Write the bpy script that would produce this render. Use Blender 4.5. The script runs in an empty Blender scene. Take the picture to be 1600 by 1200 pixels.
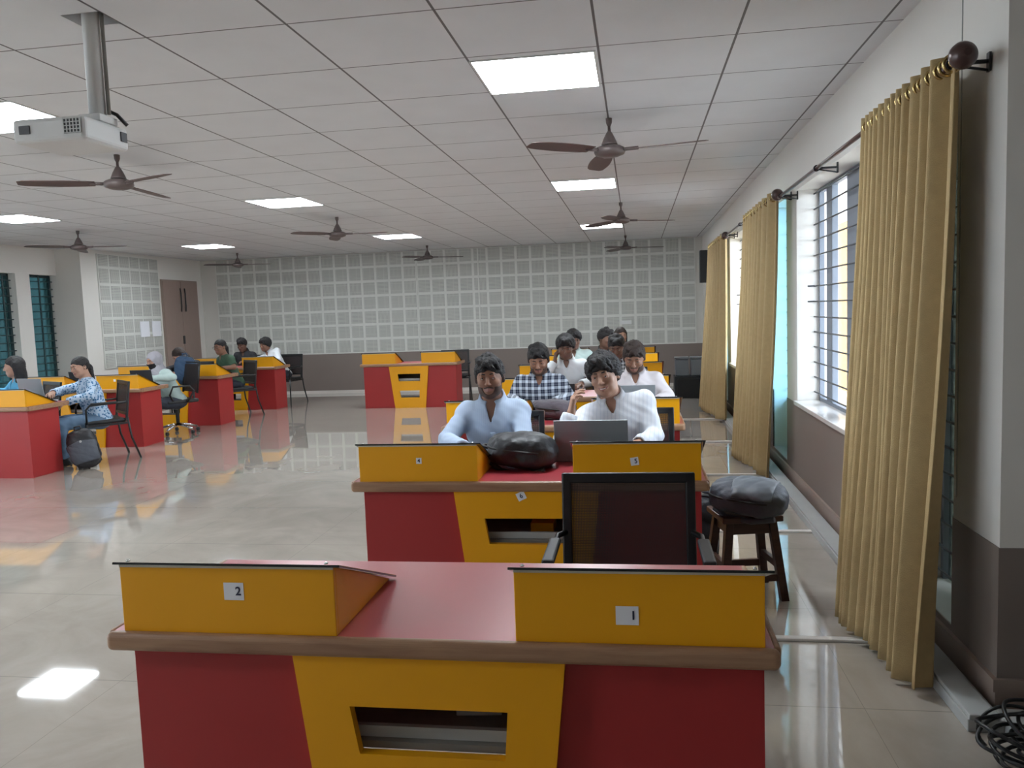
import bpy, bmesh, math, random
import numpy as np
from mathutils import Vector, Matrix, Euler
R = math.radians
random.seed(7)
scn = bpy.context.scene
COL = scn.collection

# ------------------------------------------------------------------ camera
cam = bpy.data.cameras.new('camera')
camo = bpy.data.objects.new('camera', cam)
COL.objects.link(camo)
scn.camera = camo
cam.sensor_width = 36
cam.lens = 1256.8 / 1600 * 36
cam.clip_start = .05
cam.clip_end = 300
_p, _y, _r = -0.0887, -0.1552, -0.0366
fw = Vector((math.sin(_y) * math.cos(_p), math.cos(_y) * math.cos(_p), math.sin(_p)))
rt = Vector((math.cos(_y), -math.sin(_y), 0))
up = rt.cross(fw)
r2 = rt * math.cos(_r) + up * math.sin(_r)
u2 = -rt * math.sin(_r) + up * math.cos(_r)
camo.matrix_world = Matrix(((r2.x, u2.x, -fw.x, 0), (r2.y, u2.y, -fw.y, 0), (r2.z, u2.z, -fw.z, 1.5), (0, 0, 0, 1)))

# ------------------------------------------------------------------ world, sun, exposure
scn.view_settings.view_transform = 'Standard'
scn.view_settings.look = 'None'
scn.view_settings.gamma = 1
scn.view_settings.use_curve_mapping = False
scn.view_settings.exposure = 1.25
world = bpy.data.worlds.new('sky')
scn.world = world
world.use_nodes = True
bg = world.node_tree.nodes['Background']
bg.inputs[0].default_value = (.78, .88, 1, 1)
bg.inputs[1].default_value = 8.0
sun = bpy.data.lights.new('sun', 'SUN')
sun.energy = 3.0
sun.angle = R(1)
sun.color = (1, .93, .82)
suno = bpy.data.objects.new('sun', sun)
COL.objects.link(suno)
suno.rotation_euler = Vector((.62, .25, -.75)).to_track_quat('-Z', 'Y').to_euler()
scn.cycles.use_denoising = True
scn.cycles.max_bounces = 8
scn.cycles.diffuse_bounces = 5
scn.cycles.transparent_max_bounces = 12
scn.cycles.sample_clamp_indirect = 6
LAMP = 17.0
CEIL = 2.7776

# ------------------------------------------------------------------ materials
def new_mat(name):
    m = bpy.data.materials.new(name)
    m.use_nodes = True
    return m, m.node_tree.nodes, m.node_tree.links, m.node_tree.nodes['Principled BSDF']

def mat(name, col, rough=.6, metal=0, var=.06, scale=8, bump=0, bscale=60, coat=0, spec=.5):
    m, N, L, b = new_mat(name)
    b.inputs['Roughness'].default_value = rough
    b.inputs['Metallic'].default_value = metal
    b.inputs['Coat Weight'].default_value = coat
    b.inputs['Coat Roughness'].default_value = rough
    b.inputs['Specular IOR Level'].default_value = spec
    tc = N.new('ShaderNodeTexCoord')
    n = N.new('ShaderNodeTexNoise')
    n.inputs['Scale'].default_value = scale
    n.inputs['Detail'].default_value = 4
    L.new(tc.outputs['Object'], n.inputs['Vector'])
    r = N.new('ShaderNodeMix'); r.data_type = 'RGBA'
    lo = [max(0, c * (1 - var)) for c in col]; hi = [min(1, c * (1 + var)) for c in col]
    r.inputs[6].default_value = (*lo, 1); r.inputs[7].default_value = (*hi, 1)
    L.new(n.outputs['Fac'], r.inputs[0])
    L.new(r.outputs[2], b.inputs['Base Color'])
    if bump:
        n2 = N.new('ShaderNodeTexNoise'); n2.inputs['Scale'].default_value = bscale
        L.new(tc.outputs['Object'], n2.inputs['Vector'])
        bp = N.new('ShaderNodeBump'); bp.inputs['Strength'].default_value = bump
        bp.inputs['Distance'].default_value = .01
        L.new(n2.outputs['Fac'], bp.inputs['Height'])
        L.new(bp.outputs[0], b.inputs['Normal'])
    return m

def emit_mat(name, col, s):
    m, N, L, b = new_mat(name)
    b.inputs['Base Color'].default_value = (.9, .9, .9, 1)
    b.inputs['Emission Color'].default_value = (*col, 1)
    b.inputs['Emission Strength'].default_value = s
    return m

def glass_mat(name, col, gloss=.08, rough=.02):
    m = bpy.data.materials.new(name); m.use_nodes = True
    N, L = m.node_tree.nodes, m.node_tree.links
    N.remove(N['Principled BSDF'])
    t = N.new('ShaderNodeBsdfTransparent'); t.inputs[0].default_value = (*col, 1)
    g = N.new('ShaderNodeBsdfGlossy'); g.inputs['Roughness'].default_value = rough
    x = N.new('ShaderNodeMixShader'); x.inputs[0].default_value = gloss
    L.new(t.outputs[0], x.inputs[1]); L.new(g.outputs[0], x.inputs[2])
    L.new(x.outputs[0], N['Material Output'].inputs[0])
    return m

def mathn(N, L, op, a, b=None, c=None):
    n = N.new('ShaderNodeMath'); n.operation = op
    for i, v in enumerate((a, b, c)):
        if v is None: continue
        if isinstance(v, (int, float)): n.inputs[i].default_value = v
        else: L.new(v, n.inputs[i])
    return n.outputs[0]

def grid_mask(N, L, sock, off, t, w):
    """1 on a line of width w repeated every t starting from off"""
    f = mathn(N, L, 'SUBTRACT', sock, off - w / 2)
    f = mathn(N, L, 'FLOORED_MODULO', f, t)
    return mathn(N, L, 'LESS_THAN', f, w)

def ceiling_mat():
    m, N, L, b = new_mat('ceiling_tiles')
    tc = N.new('ShaderNodeTexCoord'); s = N.new('ShaderNodeSeparateXYZ')
    L.new(tc.outputs['Object'], s.inputs[0])
    a = grid_mask(N, L, s.outputs[0], -2.1247, .657, .012)
    c = grid_mask(N, L, s.outputs[1], 3.4219, .657, .009)
    k = mathn(N, L, 'MAXIMUM', a, c)
    n = N.new('ShaderNodeTexNoise'); n.inputs['Scale'].default_value = 3.5; n.inputs['Detail'].default_value = 8
    L.new(tc.outputs['Object'], n.inputs['Vector'])
    r = N.new('ShaderNodeMix'); r.data_type = 'RGBA'
    r.inputs[6].default_value = (.68, .685, .70, 1); r.inputs[7].default_value = (.77, .775, .79, 1)
    L.new(n.outputs['Fac'], r.inputs[0])
    r2_ = N.new('ShaderNodeMix'); r2_.data_type = 'RGBA'
    L.new(k, r2_.inputs[0]); L.new(r.outputs[2], r2_.inputs[6]); r2_.inputs[7].default_value = (.13, .12, .12, 1)
    L.new(r2_.outputs[2], b.inputs['Base Color'])
    b.inputs['Roughness'].default_value = .55
    return m

def floor_mat():
    m, N, L, b = new_mat('polished_floor_tiles')
    tc = N.new('ShaderNodeTexCoord'); s = N.new('ShaderNodeSeparateXYZ')
    L.new(tc.outputs['Object'], s.inputs[0])
    a = grid_mask(N, L, s.outputs[0], -.2, 1.0, .0022)
    c = grid_mask(N, L, s.outputs[1], 3.0, 1.0, .005)
    k = mathn(N, L, 'MAXIMUM', a, c)
    n = N.new('ShaderNodeTexNoise'); n.inputs['Scale'].default_value = 1.6; n.inputs['Detail'].default_value = 9
    n.inputs['Distortion'].default_value = 1.2; n.inputs['Roughness'].default_value = .6
    L.new(tc.outputs['Object'], n.inputs['Vector'])
    cr = N.new('ShaderNodeValToRGB')
    e = cr.color_ramp.elements
    e[0].position = .3; e[0].color = (.355, .31, .265, 1)
    e[1].position = .75; e[1].color = (.48, .425, .37, 1)
    L.new(n.outputs['Fac'], cr.inputs[0])
    r2_ = N.new('ShaderNodeMix'); r2_.data_type = 'RGBA'
    L.new(k, r2_.inputs[0]); L.new(cr.outputs[0], r2_.inputs[6]); r2_.inputs[7].default_value = (.27, .24, .21, 1)
    L.new(r2_.outputs[2], b.inputs['Base Color'])
    b.inputs['Roughness'].default_value = .04
    b.inputs['IOR'].default_value = 1.6
    b.inputs['Coat Weight'].default_value = .5
    b.inputs['Coat Roughness'].default_value = .03
    return m

def slots_mat(name, axis):
    """perforated acoustic tile: short slots, in blocks"""
    m, N, L, b = new_mat(name)
    tc = N.new('ShaderNodeTexCoord'); s = N.new('ShaderNodeSeparateXYZ')
    L.new(tc.outputs['Object'], s.inputs[0])
    u = mathn(N, L, 'ADD', s.outputs[0], s.outputs[1])
    a, c = (s.outputs[2], u) if axis == 'h' else (u, s.outputs[2])
    k = mathn(N, L, 'MULTIPLY', grid_mask(N, L, a, 0, .026, .008), mathn(N, L, 'SUBTRACT', 1, grid_mask(N, L, c, .05, .14, .012)))
    n = N.new('ShaderNodeTexNoise'); n.inputs['Scale'].default_value = 2.2
    L.new(tc.outputs['Object'], n.inputs['Vector'])
    r = N.new('ShaderNodeMix'); r.data_type = 'RGBA'
    r.inputs[6].default_value = (.46, .46, .425, 1); r.inputs[7].default_value = (.55, .55, .51, 1)
    L.new(n.outputs['Fac'], r.inputs[0])
    r2_ = N.new('ShaderNodeMix'); r2_.data_type = 'RGBA'
    L.new(k, r2_.inputs[0]); L.new(r.outputs[2], r2_.inputs[6]); r2_.inputs[7].default_value = (.32, .32, .30, 1)
    L.new(r2_.outputs[2], b.inputs['Base Color'])
    b.inputs['Roughness'].default_value = .7
    return m

def wood_mat(name, c0, c1, rough=.45, sc=3):
    m, N, L, b = new_mat(name)
    tc = N.new('ShaderNodeTexCoord'); mp = N.new('ShaderNodeMapping')
    mp.inputs['Scale'].default_value = (1.2, 10, 14)
    L.new(tc.outputs['Object'], mp.inputs[0])
    n = N.new('ShaderNodeTexNoise'); n.inputs['Scale'].default_value = sc; n.inputs['Detail'].default_value = 7
    n.inputs['Distortion'].default_value = .6
    L.new(mp.outputs[0], n.inputs['Vector'])
    cr = N.new('ShaderNodeValToRGB'); e = cr.color_ramp.elements
    e[0].position = .3; e[0].color = (*c0, 1); e[1].position = .7; e[1].color = (*c1, 1)
    L.new(n.outputs['Fac'], cr.inputs[0]); L.new(cr.outputs[0], b.inputs['Base Color'])
    b.inputs['Roughness'].default_value = rough
    return m

def plaid_mat(name, dark, light, t=.045):
    m, N, L, b = new_mat(name)
    tc = N.new('ShaderNodeTexCoord'); s = N.new('ShaderNodeSeparateXYZ')
    L.new(tc.outputs['Object'], s.inputs[0])
    a = grid_mask(N, L, s.outputs[0], .003, t, t * .42)
    c = grid_mask(N, L, s.outputs[2], .01, t, t * .42)
    a2 = grid_mask(N, L, s.outputs[0], .003 + t / 2, t, t * .1)
    c2 = grid_mask(N, L, s.outputs[2], .01 + t / 2, t, t * .1)
    k = mathn(N, L, 'MULTIPLY', mathn(N, L, 'ADD', a, c), .5)
    k = mathn(N, L, 'ADD', k, mathn(N, L, 'MULTIPLY', mathn(N, L, 'ADD', a2, c2), .15))
    k = mathn(N, L, 'POWER', k, 1.3)
    r = N.new('ShaderNodeMix'); r.data_type = 'RGBA'; L.new(k, r.inputs[0])
    r.inputs[6].default_value = (*dark, 1); r.inputs[7].default_value = (*light, 1)
    L.new(r.outputs[2], b.inputs['Base Color']); b.inputs['Roughness'].default_value = .85
    return m

def floral_mat(name):
    m, N, L, b = new_mat(name)
    tc = N.new('ShaderNodeTexCoord')
    v = N.new('ShaderNodeTexVoronoi'); v.inputs['Scale'].default_value = 38
    n = N.new('ShaderNodeTexNoise'); n.inputs['Scale'].default_value = 34; n.inputs['Distortion'].default_value = 1.5
    L.new(tc.outputs['Object'], v.inputs['Vector']); L.new(tc.outputs['Object'], n.inputs['Vector'])
    k = mathn(N, L, 'MULTIPLY', v.outputs['Distance'], n.outputs['Fac'])
    cr = N.new('ShaderNodeValToRGB'); e = cr.color_ramp.elements
    e[0].position = .13; e[0].color = (.03, .11, .26, 1)
    e[1].position = .26; e[1].color = (.50, .62, .76, 1)
    x = e.new(.165); x.color = (.10, .27, .48, 1)
    L.new(k, cr.inputs[0]); L.new(cr.outputs[0], b.inputs['Base Color']); b.inputs['Roughness'].default_value = .85
    return m

def stripe_mat(name, base, line, t=.016):
    m, N, L, b = new_mat(name)
    tc = N.new('ShaderNodeTexCoord'); s = N.new('ShaderNodeSeparateXYZ')
    L.new(tc.outputs['Object'], s.inputs[0])
    k = mathn(N, L, 'MULTIPLY', grid_mask(N, L, s.outputs[0], 0, t, t * .2), .6)
    r = N.new('ShaderNodeMix'); r.data_type = 'RGBA'; L.new(k, r.inputs[0])
    r.inputs[6].default_value = (*base, 1); r.inputs[7].default_value = (*line, 1)
    L.new(r.outputs[2], b.inputs['Base Color']); b.inputs['Roughness'].default_value = .8
    return m

def mesh_fabric(name):
    m = bpy.data.materials.new(name); m.use_nodes = True
    N, L = m.node_tree.nodes, m.node_tree.links
    b = N['Principled BSDF']; b.inputs['Base Color'].default_value = (.022, .014, .014, 1); b.inputs['Roughness'].default_value = .6
    tc = N.new('ShaderNodeTexCoord'); s = N.new('ShaderNodeSeparateXYZ'); L.new(tc.outputs['Object'], s.inputs[0])
    a = grid_mask(N, L, s.outputs[0], 0, .006, .0025); c = grid_mask(N, L, s.outputs[2], 0, .006, .003)
    k = mathn(N, L, 'MULTIPLY', a, c)
    k = mathn(N, L, 'MULTIPLY', k, .9)
    t = N.new('ShaderNodeBsdfTransparent'); x = N.new('ShaderNodeMixShader')
    L.new(k, x.inputs[0]); L.new(b.outputs[0], x.inputs[1]); L.new(t.outputs[0], x.inputs[2])
    L.new(x.outputs[0], N['Material Output'].inputs[0])
    return m

M = dict(
    ceiling=ceiling_mat(), floor=floor_mat(), slot_h=slots_mat('acoustic_slots_h', 'h'), slot_v=slots_mat('acoustic_slots_v', 'v'),
    panel=mat('panel_frame_paint', (.64, .64, .60), .7),
    wall=mat('wall_cream', (.60, .575, .53), .75, var=.03, scale=1.5, bump=.1, bscale=120),
    wallw=mat('wall_white', (.72, .69, .645), .7, var=.03, scale=1.5),
    wains=mat('wainscot_taupe', (.205, .165, .145), .55, var=.04, scale=2),
    skirt=mat('skirting', (.29, .22, .185), .5),
    greyw=mat('grey_paint', (.36, .36, .34), .7),
    door=mat('door_laminate', (.30, .215, .185), .5),
    yellow=mat('yellow_laminate', (.82, .37, .004), .42, var=.06, scale=2.2, spec=.4),
    red=mat('red_laminate', (.37, .030, .030), .42, var=.06, scale=2.2, spec=.4),
    redtop=mat('red_worktop', (.47, .045, .06), .33, var=.05, scale=2.5, spec=.9, coat=.5),
    nosing=wood_mat('beech_nosing', (.27, .14, .08), (.40, .235, .135), .4),
    blackglass=mat('black_glass', (.012, .014, .014), .08, var=0),
    trimw=mat('pale_edge_strip', (.6, .55, .45), .5),
    black=mat('black_plastic', (.014, .014, .015), .45),
    blackm=mat('black_powder_coat', (.012, .012, .013), .35),
    meshf=mesh_fabric('chair_mesh'),
    greyboard=mat('grey_board', (.22, .21, .19), .6),
    railbrown=mat('back_rail_brown', (.20, .165, .14), .6),
    paper=mat('paper', (.80, .80, .84), .8, var=.02),
    ink=mat('ink', (.02, .02, .05), .7, var=0),
    white=mat('white_plastic', (.66, .66, .65), .4, var=.02),
    steel=mat('brushed_steel', (.55, .55, .56), .3, 1),
    chrome=mat('chrome', (.7, .7, .7), .12, 1),
    brass=mat('brass', (.6, .45, .2), .25, 1),
    rodbrown=mat('rod_brown', (.07, .035, .03), .3, .3, coat=.4),
    fan=mat('fan_brown', (.13, .10, .095), .4, .3),
    fanblade=mat('fan_blade_brown', (.10, .065, .06), .45, .2),
    stool=wood_mat('dark_wood', (.035, .014, .010), (.07, .026, .018), .4),
    curtain=mat('curtain_gold_fabric', (.42, .30, .14), .8, var=.12, scale=30, bump=.25, bscale=300),
    curtain2=mat('curtain_lining_fabric', (.36, .28, .18), .85, var=.1, scale=30),
    bagblack=mat('bag_black_nylon', (.020, .020, .024), .5, bump=.3, bscale=40),
    baggrey=mat('bag_charcoal_nylon', (.07, .078, .098), .6, bump=.3, bscale=40),
    bagpurple=mat('bag_plum_grey', (.085, .07, .085), .7, bump=.3, bscale=40),
    bagblue=mat('bag_navy', (.03, .07, .14), .6, bump=.3, bscale=40),
    baglight=mat('bag_light_panel', (.12, .135, .16), .5),
    laptop=mat('laptop_silver', (.33, .35, .37), .4, .25, var=.02),
    laptopd=mat('laptop_dark', (.05, .05, .055), .35, .3),
    screen=mat('laptop_screen', (.02, .02, .03), .1, var=0),
    keys=mat('laptop_keys', (.03, .03, .03), .5),
    skin1=mat('skin_brown', (.27, .135, .085), .5, var=.08, scale=14),
    skin2=mat('skin_light_brown', (.42, .235, .16), .5, var=.08, scale=14),
    skin3=mat('skin_dark_brown', (.17, .085, .055), .5, var=.08, scale=14),
    lip=mat('lips', (.30, .125, .10), .45),
    lipd=mat('lips_dark', (.15, .06, .05), .45),
    hair=mat('black_hair', (.012, .010, .010), .68, bump=.5, bscale=90),
    hairb=mat('dark_brown_hair', (.03, .018, .014), .68, bump=.5, bscale=90),
    beard=mat('beard_stubble', (.075, .043, .032), .7),
    eyew=mat('eye_white', (.50, .46, .43), .25, var=0),
    iris=mat('iris_dark', (.02, .01, .008), .15, var=0),
    teeth=mat('teeth', (.8, .78, .72), .3, var=0),
    sh_blue=stripe_mat('shirt_pale_blue', (.43, .52, .66), (.36, .45, .62), .012),
    sh_white=stripe_mat('shirt_white_striped', (.66, .68, .73), (.50, .54, .62), .022),
    sh_plaid=plaid_mat('shirt_navy_plaid', (.012, .018, .045), (.55, .60, .68), .052),
    sh_plaid2=plaid_mat('shirt_black_white_plaid', (.02, .02, .025), (.6, .62, .65), .035),
    sh_pink=mat('shirt_off_white', (.60, .55, .56), .8),
    sh_w=mat('shirt_white', (.66, .68, .70), .8),
    sh_green=mat('shirt_mint', (.44, .55, .52), .8),
    sh_black=mat('shirt_black', (.018, .018, .022), .8),
    sh_dkgreen=mat('kurta_green', (.05, .10, .06), .85),
    sh_teal=mat('top_blue', (.10, .36, .55), .8),
    floral=floral_mat('kurta_blue_floral'),
    scarf=mat('scarf_grey', (.36, .35, .38), .85, bump=.3, bscale=25),
    mask=mat('face_mask_black', (.012, .012, .014), .7),
    jeans=mat('trousers_dark', (.03, .035, .05), .8),
    jeansb=mat('jeans_blue', (.11, .18, .27), .8),
    shoe=mat('shoe_black', (.015, .015, .015), .5),
    cable=mat('cable_black', (.010, .011, .012), .4),
    conduit=mat('conduit_white', (.62, .58, .54), .5),
    trunk=mat('trunking_grey', (.42, .43, .42), .5),
    marble=mat('sill_marble', (.66, .64, .62), .2, var=.12, scale=6),
    alu=mat('window_frame_grey', (.20, .225, .27), .5),
    bar=mat('grille_paint', (.045, .05, .06), .5),
    barteal=mat('grille_teal', (.02, .045, .05), .5),
    glass=glass_mat('clear_glass', (.93, .95, .96)),
    glassblue=glass_mat('blue_tinted_glass', (.58, .85, 1.0), .06),
    glassdim=glass_mat('light_dimming_glass', (.20, .22, .20), .06),  # grey tint added to cut the daylight through the nearest tall window
    glassteal=glass_mat('teal_tinted_glass', (.13, .20, .205), .08),
    yellowwall=mat('neighbour_yellow_plaster', (.20, .118, .055), 1.0, spec=0),
    soffit=mat('neighbour_soffit', (.45, .25, .2), .9),
    greygreen=mat('outside_grey_green_wall', (.20, .26, .27), .9),
    soil=mat('outside_ground', (.3, .27, .22), .9),
    lamp=emit_mat('ceiling_panel_light', (.86, .94, 1), LAMP),
    bin=mat('grey_container', (.14, .15, .16), .3),
)

# ------------------------------------------------------------------ helpers
class MB:
    def __init__(s): s.bm = bmesh.new(); s.mi = 0
    def _mk(s, vs, fs):
        v = [s.bm.verts.new(p) for p in vs]
        out = []
        for f in fs:
            try:
                q = s.bm.faces.new([v[i] for i in f]); q.material_index = s.mi; out.append(q)
            except ValueError: pass
        return v, out
    def box(s, a, b, rot=None, piv=None):
        x0, y0, z0 = a; x1, y1, z1 = b
        vs = [Vector(p) for p in ((x0, y0, z0), (x1, y0, z0), (x1, y1, z0), (x0, y1, z0), (x0, y0, z1), (x1, y0, z1), (x1, y1, z1), (x0, y1, z1))]
        if rot is not None:
            c = Vector(piv) if piv is not None else sum(vs, Vector()) / 8
            vs = [c + rot @ (v - c) for v in vs]
        s._mk(vs, [(0, 3, 2, 1), (4, 5, 6, 7), (0, 1, 5, 4), (1, 2, 6, 5), (2, 3, 7, 6), (3, 0, 4, 7)])
        return s
    def prism(s, pts, d0, d1, axis='y'):
        """extrude 2D polygon; axis y: pts are (x,z); axis z: (x,y); axis x: (y,z)"""
        def P(p, d):
            return {'y': (p[0], d, p[1]), 'z': (p[0], p[1], d), 'x': (d, p[0], p[1])}[axis]
        n = len(pts)
        vs = [P(p, d0) for p in pts] + [P(p, d1) for p in pts]
        fs = [tuple(range(n)), tuple(range(2 * n - 1, n - 1, -1))] + [(i, n + i, n + (i + 1) % n, (i + 1) % n) for i in range(n)]
        s._mk(vs, fs)
        return s
    def tube(s, pts, r, n=10, caps=True, closed=False):
        pts = [Vector(p) for p in pts]
        rs = r if isinstance(r, (list, tuple)) else [r] * len(pts)
        m = len(pts); rings = []; prev = None
        for i, p in enumerate(pts):
            if closed: t = (pts[(i + 1) % m] - pts[i - 1])
            else: t = (pts[min(i + 1, m - 1)] - pts[max(i - 1, 0)])
            if t.length < 1e-9: t = Vector((0, 0, 1))
            t.normalize()
            if prev is None:
                a = Vector((0, 0, 1)) if abs(t.z) < .9 else Vector((1, 0, 0))
                nx = t.cross(a).normalized()
            else:
                nx = (prev - t * prev.dot(t)).normalized()
            prev = nx; ny = t.cross(nx)
            rings.append([s.bm.verts.new(p + (nx * math.cos(2 * math.pi * k / n) + ny * math.sin(2 * math.pi * k / n)) * rs[i]) for k in range(n)])
        for i in range(m if closed else m - 1):
            A, B = rings[i], rings[(i + 1) % m]
            for k in range(n):
                f = s.bm.faces.new((A[k], A[(k + 1) % n], B[(k + 1) % n], B[k])); f.material_index = s.mi; f.smooth = True
        if caps and not closed:
            f = s.bm.faces.new(rings[0][::-1]); f.material_index = s.mi
            f = s.bm.faces.new(rings[-1]); f.material_index = s.mi
        return s
    def lathe(s, prof, c=(0, 0, 0), n=24, axis='z'):
        rings = []
        for r, h in prof:
            ring = []
            for k in range(n):
                a = 2 * math.pi * k / n
                x, y = max(r, 1e-4) * math.cos(a), max(r, 1e-4) * math.sin(a)
                p = {'z': (x, y, h), 'y': (x, h, y), 'x': (h, x, y)}[axis]
                ring.append(s.bm.verts.new((c[0] + p[0], c[1] + p[1], c[2] + p[2])))
            rings.append(ring)
        for A, B in zip(rings, rings[1:]):
            for k in range(n):
                f = s.bm.faces.new((A[k], A[(k + 1) % n], B[(k + 1) % n], B[k])); f.smooth = True; f.material_index = s.mi
        for ring in (rings[0], rings[-1]):
            f = s.bm.faces.new(ring); f.material_index = s.mi
        return s
    def build(s, name, mats, parent=None, bevel=0, seg=2, loc=None, rot=None):
        bmesh.ops.recalc_face_normals(s.bm, faces=s.bm.faces)
        me = bpy.data.meshes.new(name); s.bm.to_mesh(me); s.bm.free()
        for m_ in (mats if isinstance(mats, (list, tuple)) else [mats]): me.materials.append(M[m_])
        o = bpy.data.objects.new(name, me); COL.objects.link(o)
        if parent is not None: o.parent = parent
        if loc: o.location = loc
        if rot: o.rotation_euler = rot
        if bevel:
            md = o.modifiers.new('bevel', 'BEVEL'); md.width = bevel; md.segments = seg; md.limit_method = 'ANGLE'; md.angle_limit = R(40)
        return o

def tag(o, label, cat, group=None):
    o['label'] = label; o['category'] = cat
    if group: o['group'] = group
    return o
def struct(o):
    o['kind'] = 'structure'; return o
def empty(name, loc=(0, 0, 0), rz=0):
    o = bpy.data.objects.new(name, None); COL.objects.link(o); o.empty_display_size = .1
    o.location = loc; o.rotation_euler = (0, 0, rz); return o
def copy_tree(root, loc=None, rz=None):
    r = root.copy(); COL.objects.link(r)
    if loc is not None: r.location = loc
    if rz is not None: r.rotation_euler = (0, 0, rz)
    for ch in list(root.children):
        c = ch.copy(); COL.objects.link(c); c.parent = r
        for g in list(ch.children):
            d = g.copy(); COL.objects.link(d); d.parent = c
    return r
def text_mesh(ch, size, mname, parent, loc, rot=(R(90), 0, 0), name='digit'):
    cu = bpy.data.curves.new(name, 'FONT'); cu.body = ch; cu.size = size; cu.extrude = .0004
    cu.align_x = 'CENTER'; cu.align_y = 'CENTER'; cu.offset = size * .022
    tmp = bpy.data.objects.new('tmp', cu); COL.objects.link(tmp)
    me = bpy.data.meshes.new_from_object(tmp.evaluated_get(bpy.context.evaluated_depsgraph_get())); me.materials.clear(); me.materials.append(M[mname])
    bpy.data.objects.remove(tmp)
    o = bpy.data.objects.new(name, me); COL.objects.link(o)
    o.parent = parent; o.location = loc; o.rotation_euler = rot
    return o

# ================================================================== SETTING
XW = 1.25      # right wall plane
YB = 15.48     # back wall plane
XS = -8.8      # left side wall plane
XL = -9.23     # left window wall plane
YC = 11.83     # where the left column starts
YN = -3.0      # wall behind the camera
XR2 = 3.0      # nearer right wall beyond the corner
HT = .25       # wall thickness

def wall_boxes(mb, axis, pos, thick, a0, a1, z0, z1, holes):
    """solid wall along an axis with rectangular holes (a,b,za,zb), sorted"""
    def bx(a, b, za, zb):
        if b - a < 1e-4 or zb - za < 1e-4: return
        if axis == 'y': mb.box((pos, a, za), (pos + thick, b, zb))
        else: mb.box((a, pos, za), (b, pos + thick, zb))
    cur = a0
    for (a, b, za, zb) in holes:
        bx(cur, a, z0, z1); bx(a, b, z0, za); bx(a, b, zb, z1); cur = b
    bx(cur, a1, z0, z1)

mb = MB(); mb.box((-10.5, -3.5, -.1), (3.4, 16, 0)); struct(mb.build('floor', 'floor'))
# ceiling with the projector hole
mb = MB(); HX0, HX1, HY0, HY1 = -2.30, -2.125, 3.10, 3.24
mb.box((-10.5, -3.5, CEIL), (HX0, 16, CEIL + .05)); mb.box((HX1, -3.5, CEIL), (3.4, 16, CEIL + .05))
mb.box((HX0, -3.5, CEIL), (HX1, HY0, CEIL + .05)); mb.box((HX0, HY1, CEIL), (HX1, 16, CEIL + .05))
struct(mb.build('ceiling', 'ceiling'))
mb = MB(); mb.box((-10.5, -3.5, 3.3), (3.4, 16, 3.4)); struct(mb.build('slab', 'greyw'))

RH = [(3.42, 4.02, .16, 2.36), (4.25, 6.6, .72, 2.36), (7.03, 7.75, .16, 2.36), (8.85, 11.08, .72, 2.36), (11.5, 12.1, .16, 2.36)]
mb = MB(); wall_boxes(mb, 'y', XW, HT, 3.2, YB + .2, 0, 3.3, RH); struct(mb.build('wall_right', 'wallw'))
mb = MB(); mb.box((XW, 3.0, 0), (XR2, 3.2, 3.3)); mb.box((XR2, YN, 0), (XR2 + .25, 3.2, 3.3)); struct(mb.build('wall_near_right', 'wallw'))
mb = MB(); mb.box((XS - .3, YB, 0), (XW + .25, YB + .2, 3.3)); struct(mb.build('wall_back', 'wall'))
mb = MB(); mb.box((XS - .3, 12.2, 0), (XS, YB, 3.3)); mb.box((XL - .25, YC, 0), (XS + .012, 12.2, 3.3)); struct(mb.build('wall_left', 'wallw'))
LH = [(-2.0, -.4, .3, 2.36), (1.2, 2.8, .3, 2.36), (4.4, 6.0, .3, 2.36), (7.6, 8.9, .3, 2.36), (9.6, 10.95, .3, 2.36), (11.24, YC, .3, 2.36)]
mb = MB(); wall_boxes(mb, 'y', XL - HT, HT, YN, YC, 0, 3.3, LH); struct(mb.build('wall_left_windows', 'wallw'))
mb = MB(); mb.box((XL - .3, YN - .2, 0), (XR2 + .25, YN, 3.3)); struct(mb.build('wall_front', 'wall'))

# wainscots (painted dado), skirting
mb = MB()
mb.box((XS + .5, YB - .012, .06), (XW, YB + .01, .8))
struct(mb.build('trim_1', 'wains'))
mb = MB(); t = .004
for a, b, z in ((3.012, 3.42, .61), (3.42, 4.02, .16), (4.02, 4.25, .70), (4.25, 6.6, .70), (6.6, 7.03, .70), (7.03, 7.75, .16), (7.75, 11.5, .70), (11.5, 12.1, .16), (12.1, YB, .74)):
    mb.box((XW - t, a, .1), (XW + .01, b, z))
mb.box((XW - t, 3.0 - t, .1), (XR2, 3.012, .61)); mb.box((XR2 - t, YN, .1), (XR2 + .01, 3.0 - t, .61))
struct(mb.build('trim_2', 'wains'))
mb = MB()
for z0, z1, d in ((0, .09, .012), (.09, .135, .022)):
    mb.box((XW - d, 3.01, z0), (XW + .01, YB, z1)); mb.box((XW - d, 3.0 - d, z0), (XR2, 3.01, z1))
struct(mb.build('baseboard_right', 'skirt'))
mb = MB(); mb.box((XS, YB - .025, 0), (XW, YB + .01, .06)); struct(mb.build('baseboard_back', 'conduit'))
mb = MB(); mb.box((XS - .01, 12.2, 0), (XS + .015, YB, .10)); struct(mb.build('baseboard_left', 'skirt'))
# thin seam on the near pier
mb = MB(); mb.box((XW - .003, 3.385, .7), (XW + .003, 3.39, CEIL)); struct(mb.build('trim_3', 'greyw'))
# soffit ledge above windows
mb = MB(); mb.box((XW - .02, 3.42, 2.40), (XW + .01, 12.3, 2.425)); struct(mb.build('trim_4', 'wallw'))

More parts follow.
